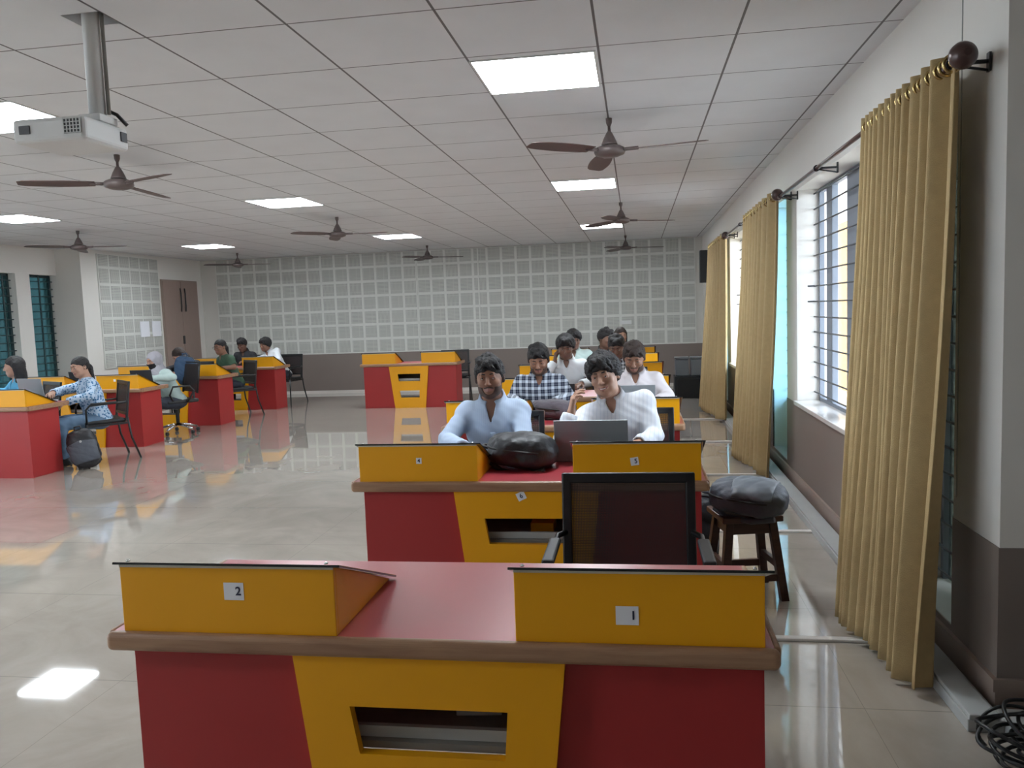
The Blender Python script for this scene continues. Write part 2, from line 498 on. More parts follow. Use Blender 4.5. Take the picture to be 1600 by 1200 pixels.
# acoustic panelling: square perforated tiles between pale battens
def acoustic(name, a0, a1, z0, z1, cell, axis, pos, seams=()):
    mb = MB()
    n = int(round((a1 - a0) / cell)); m_ = int(math.ceil((z1 - z0) / cell))
    c = (a1 - a0) / n; g = .024
    rnd = random.Random(3)
    mb.mi = 0
    if axis == 'x': mb.box((a0, pos - .02, z0), (a1, pos + .01, z1))
    else: mb.box((pos - .01, a0, z0), (pos + .02, a1, z1))
    for i in range(n):
        for j in range(m_):
            x0, x1 = a0 + i * c + g, a0 + (i + 1) * c - g
            za, zb = z0 + j * cell + g, min(z0 + (j + 1) * cell - g, z1 - .01)
            if zb - za < .03: continue
            mb.mi = 1 if rnd.random() < .55 else 2
            if axis == 'x': mb.box((x0, pos - .027, za), (x1, pos - .02, zb))
            else: mb.box((pos + .02, x0, za), (pos + .027, x1, zb))
    mb.mi = 0
    for s_ in seams: mb.box((s_ - .012, pos - .034, z0), (s_ + .012, pos - .019, z1))
    return struct(mb.build(name, ['panel', 'slot_h', 'slot_v']))
acoustic('trim_5', -8.46, 1.12, .80, CEIL - .01, .283, 'x', YB, (-3.0, -4.24))
acoustic('trim_6', 12.24, 13.95, .80, CEIL - .06, .283, 'y', XS)

# door (double leaf cupboard-like door in the side wall)
d = struct(MB().box((XS - .01, 14.02, 0), (XS + .02, 15.27, 2.36)).build('door_1', 'skirt'))
for y0, y1 in ((14.05, 14.64), (14.65, 15.24)):
    struct(MB().box((XS + .02, y0, .02), (XS + .04, y1, 2.33)).build('door_leaf', 'door', d, .003))
for y_ in (14.57, 14.72):
    MB().tube([(XS + .07, y_, 2.2), (XS + .08, y_, 2.1), (XS + .08, y_, 1.85), (XS + .07, y_, 1.75)], .012).build('door_handle', 'black', d)
MB().box((XS + .04, 14.6, 1.12), (XS + .055, 14.66, 1.28)).build('door_lock', 'black', d, .004)

# ------------------------------------------------------------------ windows
def grille(mb, x, y0, y1, z0, z1, dz, r=.006, posts=()):
    z = z0 + dz * .6
    while z < z1 - .02:
        mb.tube([(x, y0, z), (x, y1, z)], r, 6); z += dz
    for p in posts: mb.box((x - .008, p - .012, z0), (x + .008, p + .012, z1))

def right_window(k, y0, y1, z0, z1, posts, glassm, sill=True):
    w = struct(MB().box((XW + .165, y0, z0), (XW + .20, y0 + .03, z1)).box((XW + .165, y1 - .03, z0), (XW + .20, y1, z1))
        .box((XW + .165, y0, z1 - .03), (XW + .20, y1, z1)).box((XW + .165, y0, z0), (XW + .20, y1, z0 + .03)).build('window_%d' % k, 'alu'))
    mb = MB()
    for a, b in posts: mb.box((XW + .17, a, z0 + .02), (XW + .215, b, z1 - .02))
    if posts: mb.build('window_sash', 'alu', w, .004)
    MB().box((XW + .222, y0, z0), (XW + .226, y1, z1)).build('pane', glassm, w)
    mb = MB(); grille(mb, XW + .13, y0, y1, z0, z1, .118, .006)
    for zz in (1.5, 1.62): mb.tube([(XW + .13, y1 - .02, zz), (XW + .08, y1 + .005, zz)], .006, 6)
    mb.build('window_grille', 'bar', w)
    if sill: MB().box((XW - .03, y0 - .0, z0 - .03), (XW + .22, y1, z0 + .004)).build('window_sill', 'marble', w, .005)
    return w
right_window(1, 4.25, 6.6, .72, 2.36, ((6.2, 6.37), (5.42, 5.78), (4.8, 5.0)), 'glass')
right_window(2, 8.85, 11.08, .72, 2.36, ((10.2, 10.4), (9.4, 9.6)), 'glass')
def tall_window(k, y0, y1, low):
    z0, z1 = .16, 2.36
    w = struct(MB().box((XW + .165, y0, z0), (XW + .20, y0 + .03, z1)).box((XW + .165, y1 - .03, z0), (XW + .20, y1, z1))
        .box((XW + .165, y0, z1 - .03), (XW + .20, y1, z1)).build('window_%d' % k, 'alu'))
    MB().box((XW + .19, y0, low), (XW + .195, y1, z1)).build('pane', 'glassblue' if k != 3 else 'glassdim', w)
    if low > z0: MB().box((XW + .18, y0, z0), (XW + .20, y1, low)).build('window_panel', 'greygreen', w)
    mb = MB(); grille(mb, XW + .13, y0, y1, z0, z1, .118); mb.build('window_grille', 'bar', w)
    MB().box((XW - .0, y0, z0 - .03), (XW + .2, y1, z0 + .004)).build('window_sill', 'trunk', w, .004)
tall_window(3, 3.42, 4.02, .16)
tall_window(4, 7.03, 7.75, .62)
tall_window(5, 11.5, 12.1, .62)
for k, (a, b, z0, z1) in enumerate(LH):
    x = XL - .12
    w = struct(MB().box((x - .03, a, z0), (x, a + .04, z1)).box((x - .03, b - .04, z0), (x, b, z1)).box((x - .03, a, z1 - .04), (x, b, z1))
        .box((x - .03, a, z0), (x, b, z0 + .04)).build('window_%d' % (k + 6), 'barteal'))
    MB().box((x - .06, a, z0), (x - .055, b, z1)).build('pane', 'glassteal' if k > 3 else 'glass', w)
    mb = MB(); grille(mb, x + .03, a, b, z0, z1, .118, .009, [a + (b - a) * q for q in (.12, .5, .88)])
    mb.build('window_grille', 'barteal', w)
    MB().box((x, a, z0 - .03), (XL + .02, b, z0)).build('window_sill', 'marble', w, .004)
for ob, (a, b, za, zb) in [('r', h) for h in RH] + [('l', h) for h in LH]:
    L_ = bpy.data.lights.new('portal', 'AREA'); L_.shape = 'RECTANGLE'; L_.size = b - a; L_.size_y = zb - za
    L_.cycles.is_portal = True
    o = bpy.data.objects.new('portal', L_); COL.objects.link(o)
    if ob == 'r':
        o.location = (XW + .27, (a + b) / 2, (za + zb) / 2); o.rotation_euler = Vector((-1, 0, 0)).to_track_quat('-Z', 'Z').to_euler()
    else:
        o.location = (XL - .27, (a + b) / 2, (za + zb) / 2); o.rotation_euler = Vector((1, 0, 0)).to_track_quat('-Z', 'Z').to_euler()

# outside
struct(MB().box((-40, -20, -4.2), (-9.6, 50, -4)).box((1.6, -20, -4.2), (60, 60, -4)).build('ground', 'soil'))
nb = struct(MB().box((6.5, 16, -4), (12, 28.1, 7.4)).build('exterior_building', 'yellowwall'))
struct(MB().box((6.5, 28.12, -4), (8, 60, 7.5)).box((7.5, -8, -4), (7.7, 16, .2)).build('white_wall_and_bounce', 'wallw'))  # low near stretch is added to bounce neutral light into the room
struct(MB().box((5.9, 15.6, 7.4), (12.4, 28.1, 7.7)).build('exterior_roof', 'soffit', nb))
struct(MB().box((-13.2, 2.5, -4), (-13.0, 22, 5.0)).build('sun_block_wall', 'greygreen'))  # wall added outside to keep sun off and darken the left windows

# ================================================================== DESKS
YW = .6   # worktop depth
def make_desk(name='computer_desk'):
    """origin: left front corner of worktop at floor level; front faces -Y. Width 1.65"""
    t = empty(name)
    W = 1.65
    # worktop with clipped front corners
    pts = [(0.02, .012), (W - .02, .012), (W - .005, .03), (W - .005, YW), (.005, YW), (.005, .03)]
    mb = MB(); mb.prism(pts, .688, .731, 'z'); mb.build('worktop', 'redtop', t)
    mb = MB(); mb.box((.004, -.012, .685), (W - .004, .022, .7335)); mb.build('wood_edge', 'nosing', t, .016, 5)
    for s in (0, 1):
        x = .0 if s == 0 else W - .018
        mb = MB(); mb.box((x, .014, .684), (x + .018, YW, .7325)); mb.build('side_edge', 'nosing', t, .007, 3)
    b0, b1 = .055, 1.615
    # side panels
    for a in (b0, b1 - .018):
        MB().box((a, .05, 0), (a + .018, .47, .688)).build('side_panel', 'red', t, .001)
    # red front panels following the slanted centre panel
    T = ((.495, .69), (1.165, .69), (1.09, .0), (.575, .0))   # centre panel outline (x,z): top-left, top-right, bottom-right, bottom-left
    MB().prism([(b0, .0), (.62, .0), (.54, .688), (b0, .688)], .032, .05).build('front_panel', 'red', t)
    MB().prism([(1.05, .0), (b1, .0), (b1, .688), (1.12, .688)], .032, .05).build('front_panel', 'red', t)
    # yellow centre panel with two trapezoid cut-outs
    mb = MB()
    yf, yb = .004, .03
    def xl(z): return .575 + (.495 - .575) * z / .69
    def xr(z): return 1.09 + (1.165 - 1.09) * z / .69
    slots = [(.17, .285, .68, .995, .66, 1.00), (.44, .56, .655, 1.015, .635, 1.025)]
    zs = [0, .17, .285, .44, .56, .69]
    for z0, z1 in ((0, .17), (.285, .44), (.56, .69)):
        mb.prism([(xl(z0), z0), (xr(z0), z0), (xr(z1), z1), (xl(z1), z1)], yf, yb)
    for (z0, z1, a0, a1, c0, c1) in slots:
        mb.prism([(xl(z0), z0), (a0, z0), (c0, z1), (xl(z1), z1)], yf, yb)
        mb.prism([(a1, z0), (xr(z0), z0), (xr(z1), z1), (c1, z1)], yf, yb)
    mb.build('centre_panel', 'yellow', t)
    # inside: shelves and back rails seen through the cut-outs
    MB().box((b0 + .02, .052, .43), (b1 - .02, .46, .448)).build('shelf', 'greyboard', t)
    MB().box((b0 + .02, .05, .13), (b1 - .02, .42, .15)).build('shelf', 'greyboard', t)
    MB().box((.50, .07, .449), (1.15, .085, .478)).build('cable_tray', 'trunk', t)
    MB().box((b0 + .02, .40, .449), (b1 - .02, .415, .62)).build('back_rail', 'railbrown', t)
    # wedge shaped monitor housings with glass tops
    for x0 in (.045, 1.05):
        x1 = x0 + .565
        h = MB()
        h.box((x0, .012, .731), (x1, .026, .903))
        for a in (x0, x1 - .014): h.prism([(.026, .731), (.44, .731), (.026, .903)], a, a + .014, 'x')
        ho = h.build('monitor_housing', 'yellow', t, .0015, 1)
        sl = MB(); a = math.atan2(.172, .44); L_ = .472
        rot = Matrix.Rotation(-a, 3, 'X')
        sl.box((x0 - .012, .0, .905), (x1 + .02, L_, .911), rot, (0, .006, .905)); sl.build('glass_top', 'blackglass', ho, .001, 1)
        MB().box((x0, .0105, .898), (x1, .012, .904)).build('edge_strip', 'trimw', ho)
        for q in (x0 + .02, x1 - .02): MB().lathe([(.005, -.001), (.005, .001), (.003, .003)], (q, .02, .911), 10).build('glass_stud', 'chrome', ho)
    return t
def add_label(desk, x, z, w, h, digit=None, dx=0, rot=0, ds=.03, y=.0115):
    l = MB().box((-w / 2, -.0008, -h / 2), (w / 2, 0, h / 2)).build('number_label', 'paper', desk)
    l.location = (x, y, z); l.rotation_euler = (0, rot, 0)
    if digit: text_mesh(digit, ds, 'ink', l, (dx, -.0014, 0))
    return l
XD = -1.345; Y1 = 1.79; SP = 1.774
rowname = ['in the front row, numbered 1 and 2', 'labelled 4, 5 and 6, behind the front one', 'third in the window side column, plum bag on it',
           'fourth from the front in the window side column', 'fifth from the front in the window side column', 'sixth from the front in the window side column', 'last and farthest in the window side column']
proto = make_desk()
desks = []
for n in range(7):
    dk = proto if n == 0 else copy_tree(proto)
    dk.location = (XD, Y1 + SP * n, 0)
    tag(dk, 'red and yellow computer desk ' + rowname[n], 'desk', 'red and yellow computer desks')
    desks.append(dk)
LD = []
for n, (y, s) in enumerate(((7.19, 'nearest of the left column, open silver laptop on it'), (9.06, 'second in the left column, person in grey headscarf behind it'),
                            (10.94, 'third in the left column, ponytailed person behind it'), (12.82, 'farthest in the left column, person in white shirt behind it'))):
    dk = copy_tree(proto, (-7.70, y, 0)); LD.append(dk)
    tag(dk, 'red and yellow computer desk ' + s, 'desk', 'red and yellow computer desks')
BD = copy_tree(proto, (-4.525, 12.72, 0))
tag(BD, 'unoccupied red and yellow computer desk alone before the acoustic back wall', 'desk', 'red and yellow computer desks')
def wx(x): return x - XD
add_label(desks[0], wx(-.995), .84, .052, .044, '2', .012, 0, .030)
add_label(desks[0], wx(-.035), .80, .052, .044, '1', .014, 0, .028)
add_label(desks[1], wx(-1.01), .83, .026, .028, '4', 0, 0, .024)
add_label(desks[1], wx(-.02), .82, .036, .036, '5', .006, R(-8), .028)
add_label(desks[1], wx(-.535), .665, .040, .038, '6', 0, R(-25), .028, y=.0035)
for dk in LD: add_label(dk, 1.30, .84, .03, .03)
# things inside the desks, seen through the slots
tag(MB().box((0, 0, 0), (.12, .16, .075)).build('paper_box', 'paper', None, .002, loc=(-.49, 1.98, .448), rot=(0, 0, R(6))), 'white paper packet on shelf inside the front desk', 'packet')
tag(MB().box((0, 0, 0), (.11, .14, .045)).build('paper_box', 'yellow', None, .002, loc=(-.52, 3.74, .448)), 'orange box on shelf inside the desk labelled 6', 'box')
for i, (x, z) in enumerate(((-.50, .15),)):
    pass

# ================================================================== CHAIRS
def make_chair():
    """visitor chair, black frame, mesh back; origin under seat centre; sitter faces -Y"""
    t = empty('mesh_back_chair')
    w = .235
    mb = MB(); mb.box((-.225, -.22, .425), (.225, .21, .47)); mb.build('seat', 'black', t, .018, 3)
    # back frame
    mb = MB()
    yb = lambda z: .215 + (z - .45) * .12
    for s in (-1, 1):
        mb.box((s * w - .018 - s * .004, -.012, .44), (s * w + .018 - s * .004, .012, .885), Matrix.Rotation(-.12, 3, 'X'), (0, 0, .45))
    mb.box((-w, -.012, .845), (w, .012, .885), Matrix.Rotation(-.12, 3, 'X'), (0, 0, .45))
    mb.box((-w, -.012, .50), (w, .012, .53), Matrix.Rotation(-.12, 3, 'X'), (0, 0, .45))
    o = mb.build('back_frame', 'blackm', t, .006); o.location = (0, .215, 0)
    mb = MB(); mb.box((-w + .015, -.003, .52), (w - .015, .001, .855), Matrix.Rotation(-.12, 3, 'X'), (0, 0, .45))
    o = mb.build('backrest', 'meshf', t); o.location = (0, .215, 0)
    for s in (-1, 1):
        x = s * .265
        mb = MB(); mb.tube([(s * .235, .235, .66), (x, .20, .655), (x, .0, .65), (x, -.16, .645), (x, -.20, .60), (x, -.20, .44)], .011)
        mb.build('armrest', 'blackm', t)
        mb = MB(); mb.box((x - .022, -.15, .652), (x + .022, .12, .672)); mb.build('arm_pad', 'black', t, .008)
        mb = MB(); mb.tube([(x, -.20, .44), (x, -.215, .0)], .012); mb.build('leg', 'blackm', t)
        mb = MB(); mb.tube([(s * .235, .22, .50), (s * .25, .25, .25), (s * .262, .33, .0)], .012); mb.build('leg', 'blackm', t)
    mb = MB(); mb.box((-.265, -.21, .405), (.265, -.19, .428)); mb.box((-.25, .20, .405), (.25, .22, .428))
    for s in (-1, 1): mb.box((s * .255 - .01, -.2, .405), (s * .255 + .01, .22, .428))
    mb.build('seat_frame', 'blackm', t)
    return t
chair0 = make_chair()
CH = [ # x, y, rotation, label
    (-.045, 2.76, 0, 'black mesh back chair, empty, behind the front desk numbered 1 and 2'),
    (-.83, 4.72, 0, 'black mesh back chair under the person in pale blue shirt'),
    (-.03, 4.76, 0, 'black mesh back chair under the smiling person in striped white shirt'),
    (-.77, 6.50, 0, 'black mesh back chair under the person in navy plaid shirt'),
    (-.01, 6.48, 0, 'black mesh back chair under the person in off-white shirt'),
    (-.68, 8.22, 0, 'black mesh back chair under the person in white shirt with hand at ear'),
    (-.14, 8.28, 0, 'black mesh back chair under the person in black and white plaid shirt'),
    (-.70, 9.98, 0, 'black mesh back chair under the person in mint shirt'),
    (-.38, 10.62-.56, 0, None),
    (-.20, 11.85, 0, 'black mesh back chair under the last person by the window side'),
    (-7.0, 8.35, R(-30), 'black mesh back chair under the person in bright blue top'),
    (-6.05, 8.28, R(-42), 'black mesh back chair under the person in blue floral tunic'),
    (-7.12, 12.05, 0, 'black mesh back chair under the person resting head down'),
    (-6.40, 12.10, R(-40), 'black mesh back chair under the person with ponytail and glasses'),
    (-7.10, 13.95, 0, 'black mesh back chair under the person in black shirt by the wall'),
    (-6.38, 13.85, R(-10), 'black mesh back chair under the leaning person in white shirt at the farthest left desk'),
    (-3.13, 13.62, R(8), 'black mesh back chair, empty, behind right end of the lone back desk'),
]
first = True
for x, y, rz, lab in CH:
    if lab is None: continue
    c = chair0 if first else copy_tree(chair0)
    first = False
    c.location = (x, y, 0); c.rotation_euler = (0, 0, rz)
    tag(c, lab, 'chair', 'black mesh back chairs')
# swivel chair of the person in headscarf
def swivel(x, y, rz):
    t = empty('swivel_chair', (x, y, 0), rz)
    MB().box((-.23, -.22, .43), (.23, .22, .48)).build('seat', 'black', t, .02, 3)
    mb = MB(); mb.tube([(0, 0, .12), (0, 0, .43)], .025); mb.build('gas_column', 'blackm', t)
    for k in range(5):
        a = k * 2 * math.pi / 5 + .3; c, s = math.cos(a), math.sin(a)
        g = MB().tube([(0, 0, .13), (c * .14, s * .14, .11), (c * .27, s * .27, .075)], [.022, .018, .014]).build('base_leg', 'chrome', t)
        MB().lathe([(.02, -.02), (.028, -.015), (.028, .015), (.02, .02)], (c * .275, s * .275, .029), 14, 'y').build('caster', 'black', g)
    MB().box((-.22, .22, .56), (.22, .245, .95), Matrix.Rotation(-.12, 3, 'X')).build('backrest', 'meshf', t, .01)
    mb = MB(); mb.tube([(-.22, .20, .55), (-.23, .26, .97), (.23, .26, .97), (.22, .20, .55)], .014); mb.tube([(0, .1, .43), (0, .25, .46), (0, .25, .62)], .018); mb.build('back_frame', 'blackm', t)
    for s in (-1, 1):
        MB().tube([(s * .2, .05, .44), (s * .29, .05, .47), (s * .30, .12, .60), (s * .30, .06, .67), (s * .29, -.16, .67), (s * .27, -.2, .56), (s * .2, -.12, .44)], .013).build('armrest', 'black', t)
    return tag(t, 'black swivel chair with chrome casters under the person in grey headscarf', 'chair')
swivel(-6.3, 10.22, R(-35))

# ================================================================== SDF FIGURES
def nrm(v):
    v = np.asarray(v, float); return v / (np.linalg.norm(v) + 1e-12)
def capsule(P, a, b, ra, rb):
    a = np.asarray(a, np.float32); b = np.asarray(b, np.float32)
    ab = b - a; t = np.clip(((P - a) @ ab) / max(float(ab @ ab), 1e-9), 0, 1)
    return np.linalg.norm(P - a - t[:, None] * ab, axis=1) - (ra + (rb - ra) * t)
def ellips(P, c, r, rot=None):
    q = P - np.asarray(c, np.float32)
    if rot is not None: q = q @ rot.astype(np.float32)
    r = np.asarray(r, np.float32)
    k0 = np.linalg.norm(q / r, axis=1); k1 = np.linalg.norm(q / (r * r), axis=1) + 1e-9
    return k0 * (k0 - 1) / k1
def smin(a, b, k):
    if k <= 0: return np.minimum(a, b)
    h = np.clip(.5 + .5 * (b - a) / k, 0, 1)
    return b + (a - b) * h - k * h * (1 - h)
def smax(a, b, k): return -smin(-a, -b, k)
def wob(P, amp, f, ph=0):
    x, y, z = P[:, 0] * f, P[:, 1] * f, P[:, 2] * f
    return amp * (np.sin(x * 1.3 + 2.1 * np.sin(y * .9 + ph) + z * .7) * np.sin(y * 1.1 + 1.7 * np.sin(z * 1.2 + ph)) + .5 * np.sin(z * 2.3 + x * 1.9 + ph) * np.sin(y * 2.1 + z))

def surf(name, f, lo, hi, h, mats, parent=None, picker=None):
    lo = np.asarray(lo, float); hi = np.asarray(hi, float)
    B = 10
    nb_ = np.maximum(np.ceil((hi - lo) / (h * B)).astype(int), 1)
    n = nb_ * B + 1
    cs = [lo[i] + (np.arange(nb_[i]) + .5) * B * h for i in range(3)]
    G = np.stack(np.meshgrid(*cs, indexing='ij'), -1).reshape(-1, 3).astype(np.float32)
    d = f(G).reshape(nb_)
    V = np.repeat(np.repeat(np.repeat(np.sign(d), B, 0), B, 1), B, 2).astype(np.float32)
    V = np.pad(V, ((0, 1),) * 3, mode='edge')
    act = np.argwhere(np.abs(d) < B * h * 1.15 + .02)
    k = np.arange(B + 1)
    loc = np.stack(np.meshgrid(k, k, k, indexing='ij'), -1).reshape(-1, 3)
    for s in range(0, len(act), 120):
        A = act[s:s + 120]
        idx = (A[:, None, :] * B + loc[None]).reshape(-1, 3)
        P = (lo + idx * h).astype(np.float32)
        V[idx[:, 0], idx[:, 1], idx[:, 2]] = f(P)
    ins = V < 0
    c = np.zeros(tuple(n - 1), np.int8)
    for dx in (0, 1):
        for dy in (0, 1):
            for dz in (0, 1):
                c += ins[dx:n[0] - 1 + dx, dy:n[1] - 1 + dy, dz:n[2] - 1 + dz]
    cells = np.argwhere((c > 0) & (c < 8))
    if len(cells) == 0: return None
    ids = -np.ones(tuple(n - 1), np.int32); ids[tuple(cells.T)] = np.arange(len(cells))
    acc = np.zeros((len(cells), 3)); cnt = np.zeros(len(cells))
    for ax in range(3):
        o1, o2 = [a for a in range(3) if a != ax]
        for u in (0, 1):
            for v in (0, 1):
                a = cells.copy(); a[:, o1] += u; a[:, o2] += v
                b = a.copy(); b[:, ax] += 1
                va = V[tuple(a.T)]; vb = V[tuple(b.T)]
                m_ = (va < 0) != (vb < 0)
                t = np.where(m_, va / np.where(m_, va - vb, 1), 0)
                p = a.astype(float); p[:, ax] += t
                acc[m_] += p[m_]; cnt[m_] += 1
    vt = lo + acc / cnt[:, None] * h
    quads = []
    for ax in range(3):
        o1, o2 = [(1, 2), (2, 0), (0, 1)][ax]
        sl = [slice(None)] * 3; sl2 = [slice(None)] * 3
        sl[ax] = slice(0, n[ax] - 1); sl2[ax] = slice(1, n[ax])
        a, b = ins[tuple(sl)], ins[tuple(sl2)]
        e = np.argwhere(a != b)
        e = e[(e[:, o1] > 0) & (e[:, o2] > 0) & (e[:, o1] < n[o1] - 1) & (e[:, o2] < n[o2] - 1)]
        fl = a[tuple(e.T)]
        q = []
        for du, dv in ((1, 1), (0, 1), (0, 0), (1, 0)):
            g = e.copy(); g[:, o1] -= du; g[:, o2] -= dv
            q.append(ids[tuple(g.T)])
        q = np.stack(q, 1)
        q[~fl] = q[~fl][:, ::-1]
        quads.append(q)
    Q = np.concatenate(quads); Q = Q[(Q >= 0).all(1)]
    me = bpy.data.meshes.new(name)
    me.vertices.add(len(vt)); me.vertices.foreach_set('co', vt.astype(np.float32).ravel())
    me.loops.add(len(Q) * 4); me.loops.foreach_set('vertex_index', Q.ravel().astype(np.int32))
    me.polygons.add(len(Q)); me.polygons.foreach_set('loop_start', (np.arange(len(Q)) * 4).astype(np.int32))
    me.polygons.foreach_set('use_smooth', np.ones(len(Q), bool))
    for m_ in (mats if isinstance(mats, (list, tuple)) else [mats]): me.materials.append(M[m_])
    if picker is not None:
        me.polygons.foreach_set('material_index', picker(vt[Q].mean(1)).astype(np.int32))
    me.update(calc_edges=True); me.validate()
    o = bpy.data.objects.new(name, me); COL.objects.link(o)
    if parent is not None: o.parent = parent
    return o

def rotm(yaw, pitch, roll):
    """head frame: yaw about z (+ = towards +x for a face on -Y), pitch (+ = looking down), roll (+ = tilts towards +x)"""
    return np.array(Euler((R(pitch), 0, R(yaw))).to_matrix()) @ np.array(Matrix.Rotation(R(roll), 3, 'Y'))

def hand_prims(w, d, n_, curl, sgn, spread=.0, s=1.0, thumb=1):
    """w wrist, d pointing direction, n_ palm normal (fingers curl towards it), lat = thumb side"""
    d = nrm(d); n_ = nrm(np.asarray(n_) - d * np.dot(n_, d)); lat = np.cross(d, n_) * sgn
    w = np.asarray(w, float); out = []
    for i, (off, kl, fl, r) in enumerate(((.026, .082, .072, .0088), (.009, .086, .08, .009), (-.009, .082, .074, .0088), (-.026, .074, .058, .008))):
        k = w + (d * kl + lat * off) * s
        out.append((w + lat * off * .6 * s + d * .01, k, .016 * s, .0125 * s, .012))
        p = k; dd = nrm(d + lat * off * spread * 12); ang = 0
        for j, (q, cc) in enumerate(((.44, .8), (.32, 1.1), (.24, .7))):
            ang += curl * cc * (1 + .12 * (i - 1))
            v = dd * math.cos(ang) + n_ * math.sin(ang)
            e = p + v * fl * q * s
            out.append((p, e, r * s * (1 - .06 * j), r * s * (.94 - .08 * j), .004))
            p = e
    if thumb:
        b = w + (d * .022 + lat * .024) * s
        m_ = b + (d * .030 + lat * .026 + n_ * .012) * s
        e = m_ + (d * .030 + lat * .006 + n_ * .014) * s
        e2 = e + (d * .022 - lat * .004 + n_ * .010) * s
        out += [(b, m_, .014 * s, .012 * s, .01), (m_, e, .0115 * s, .0105 * s, .004), (e, e2, .0105 * s, .009 * s, .003)]
    return out

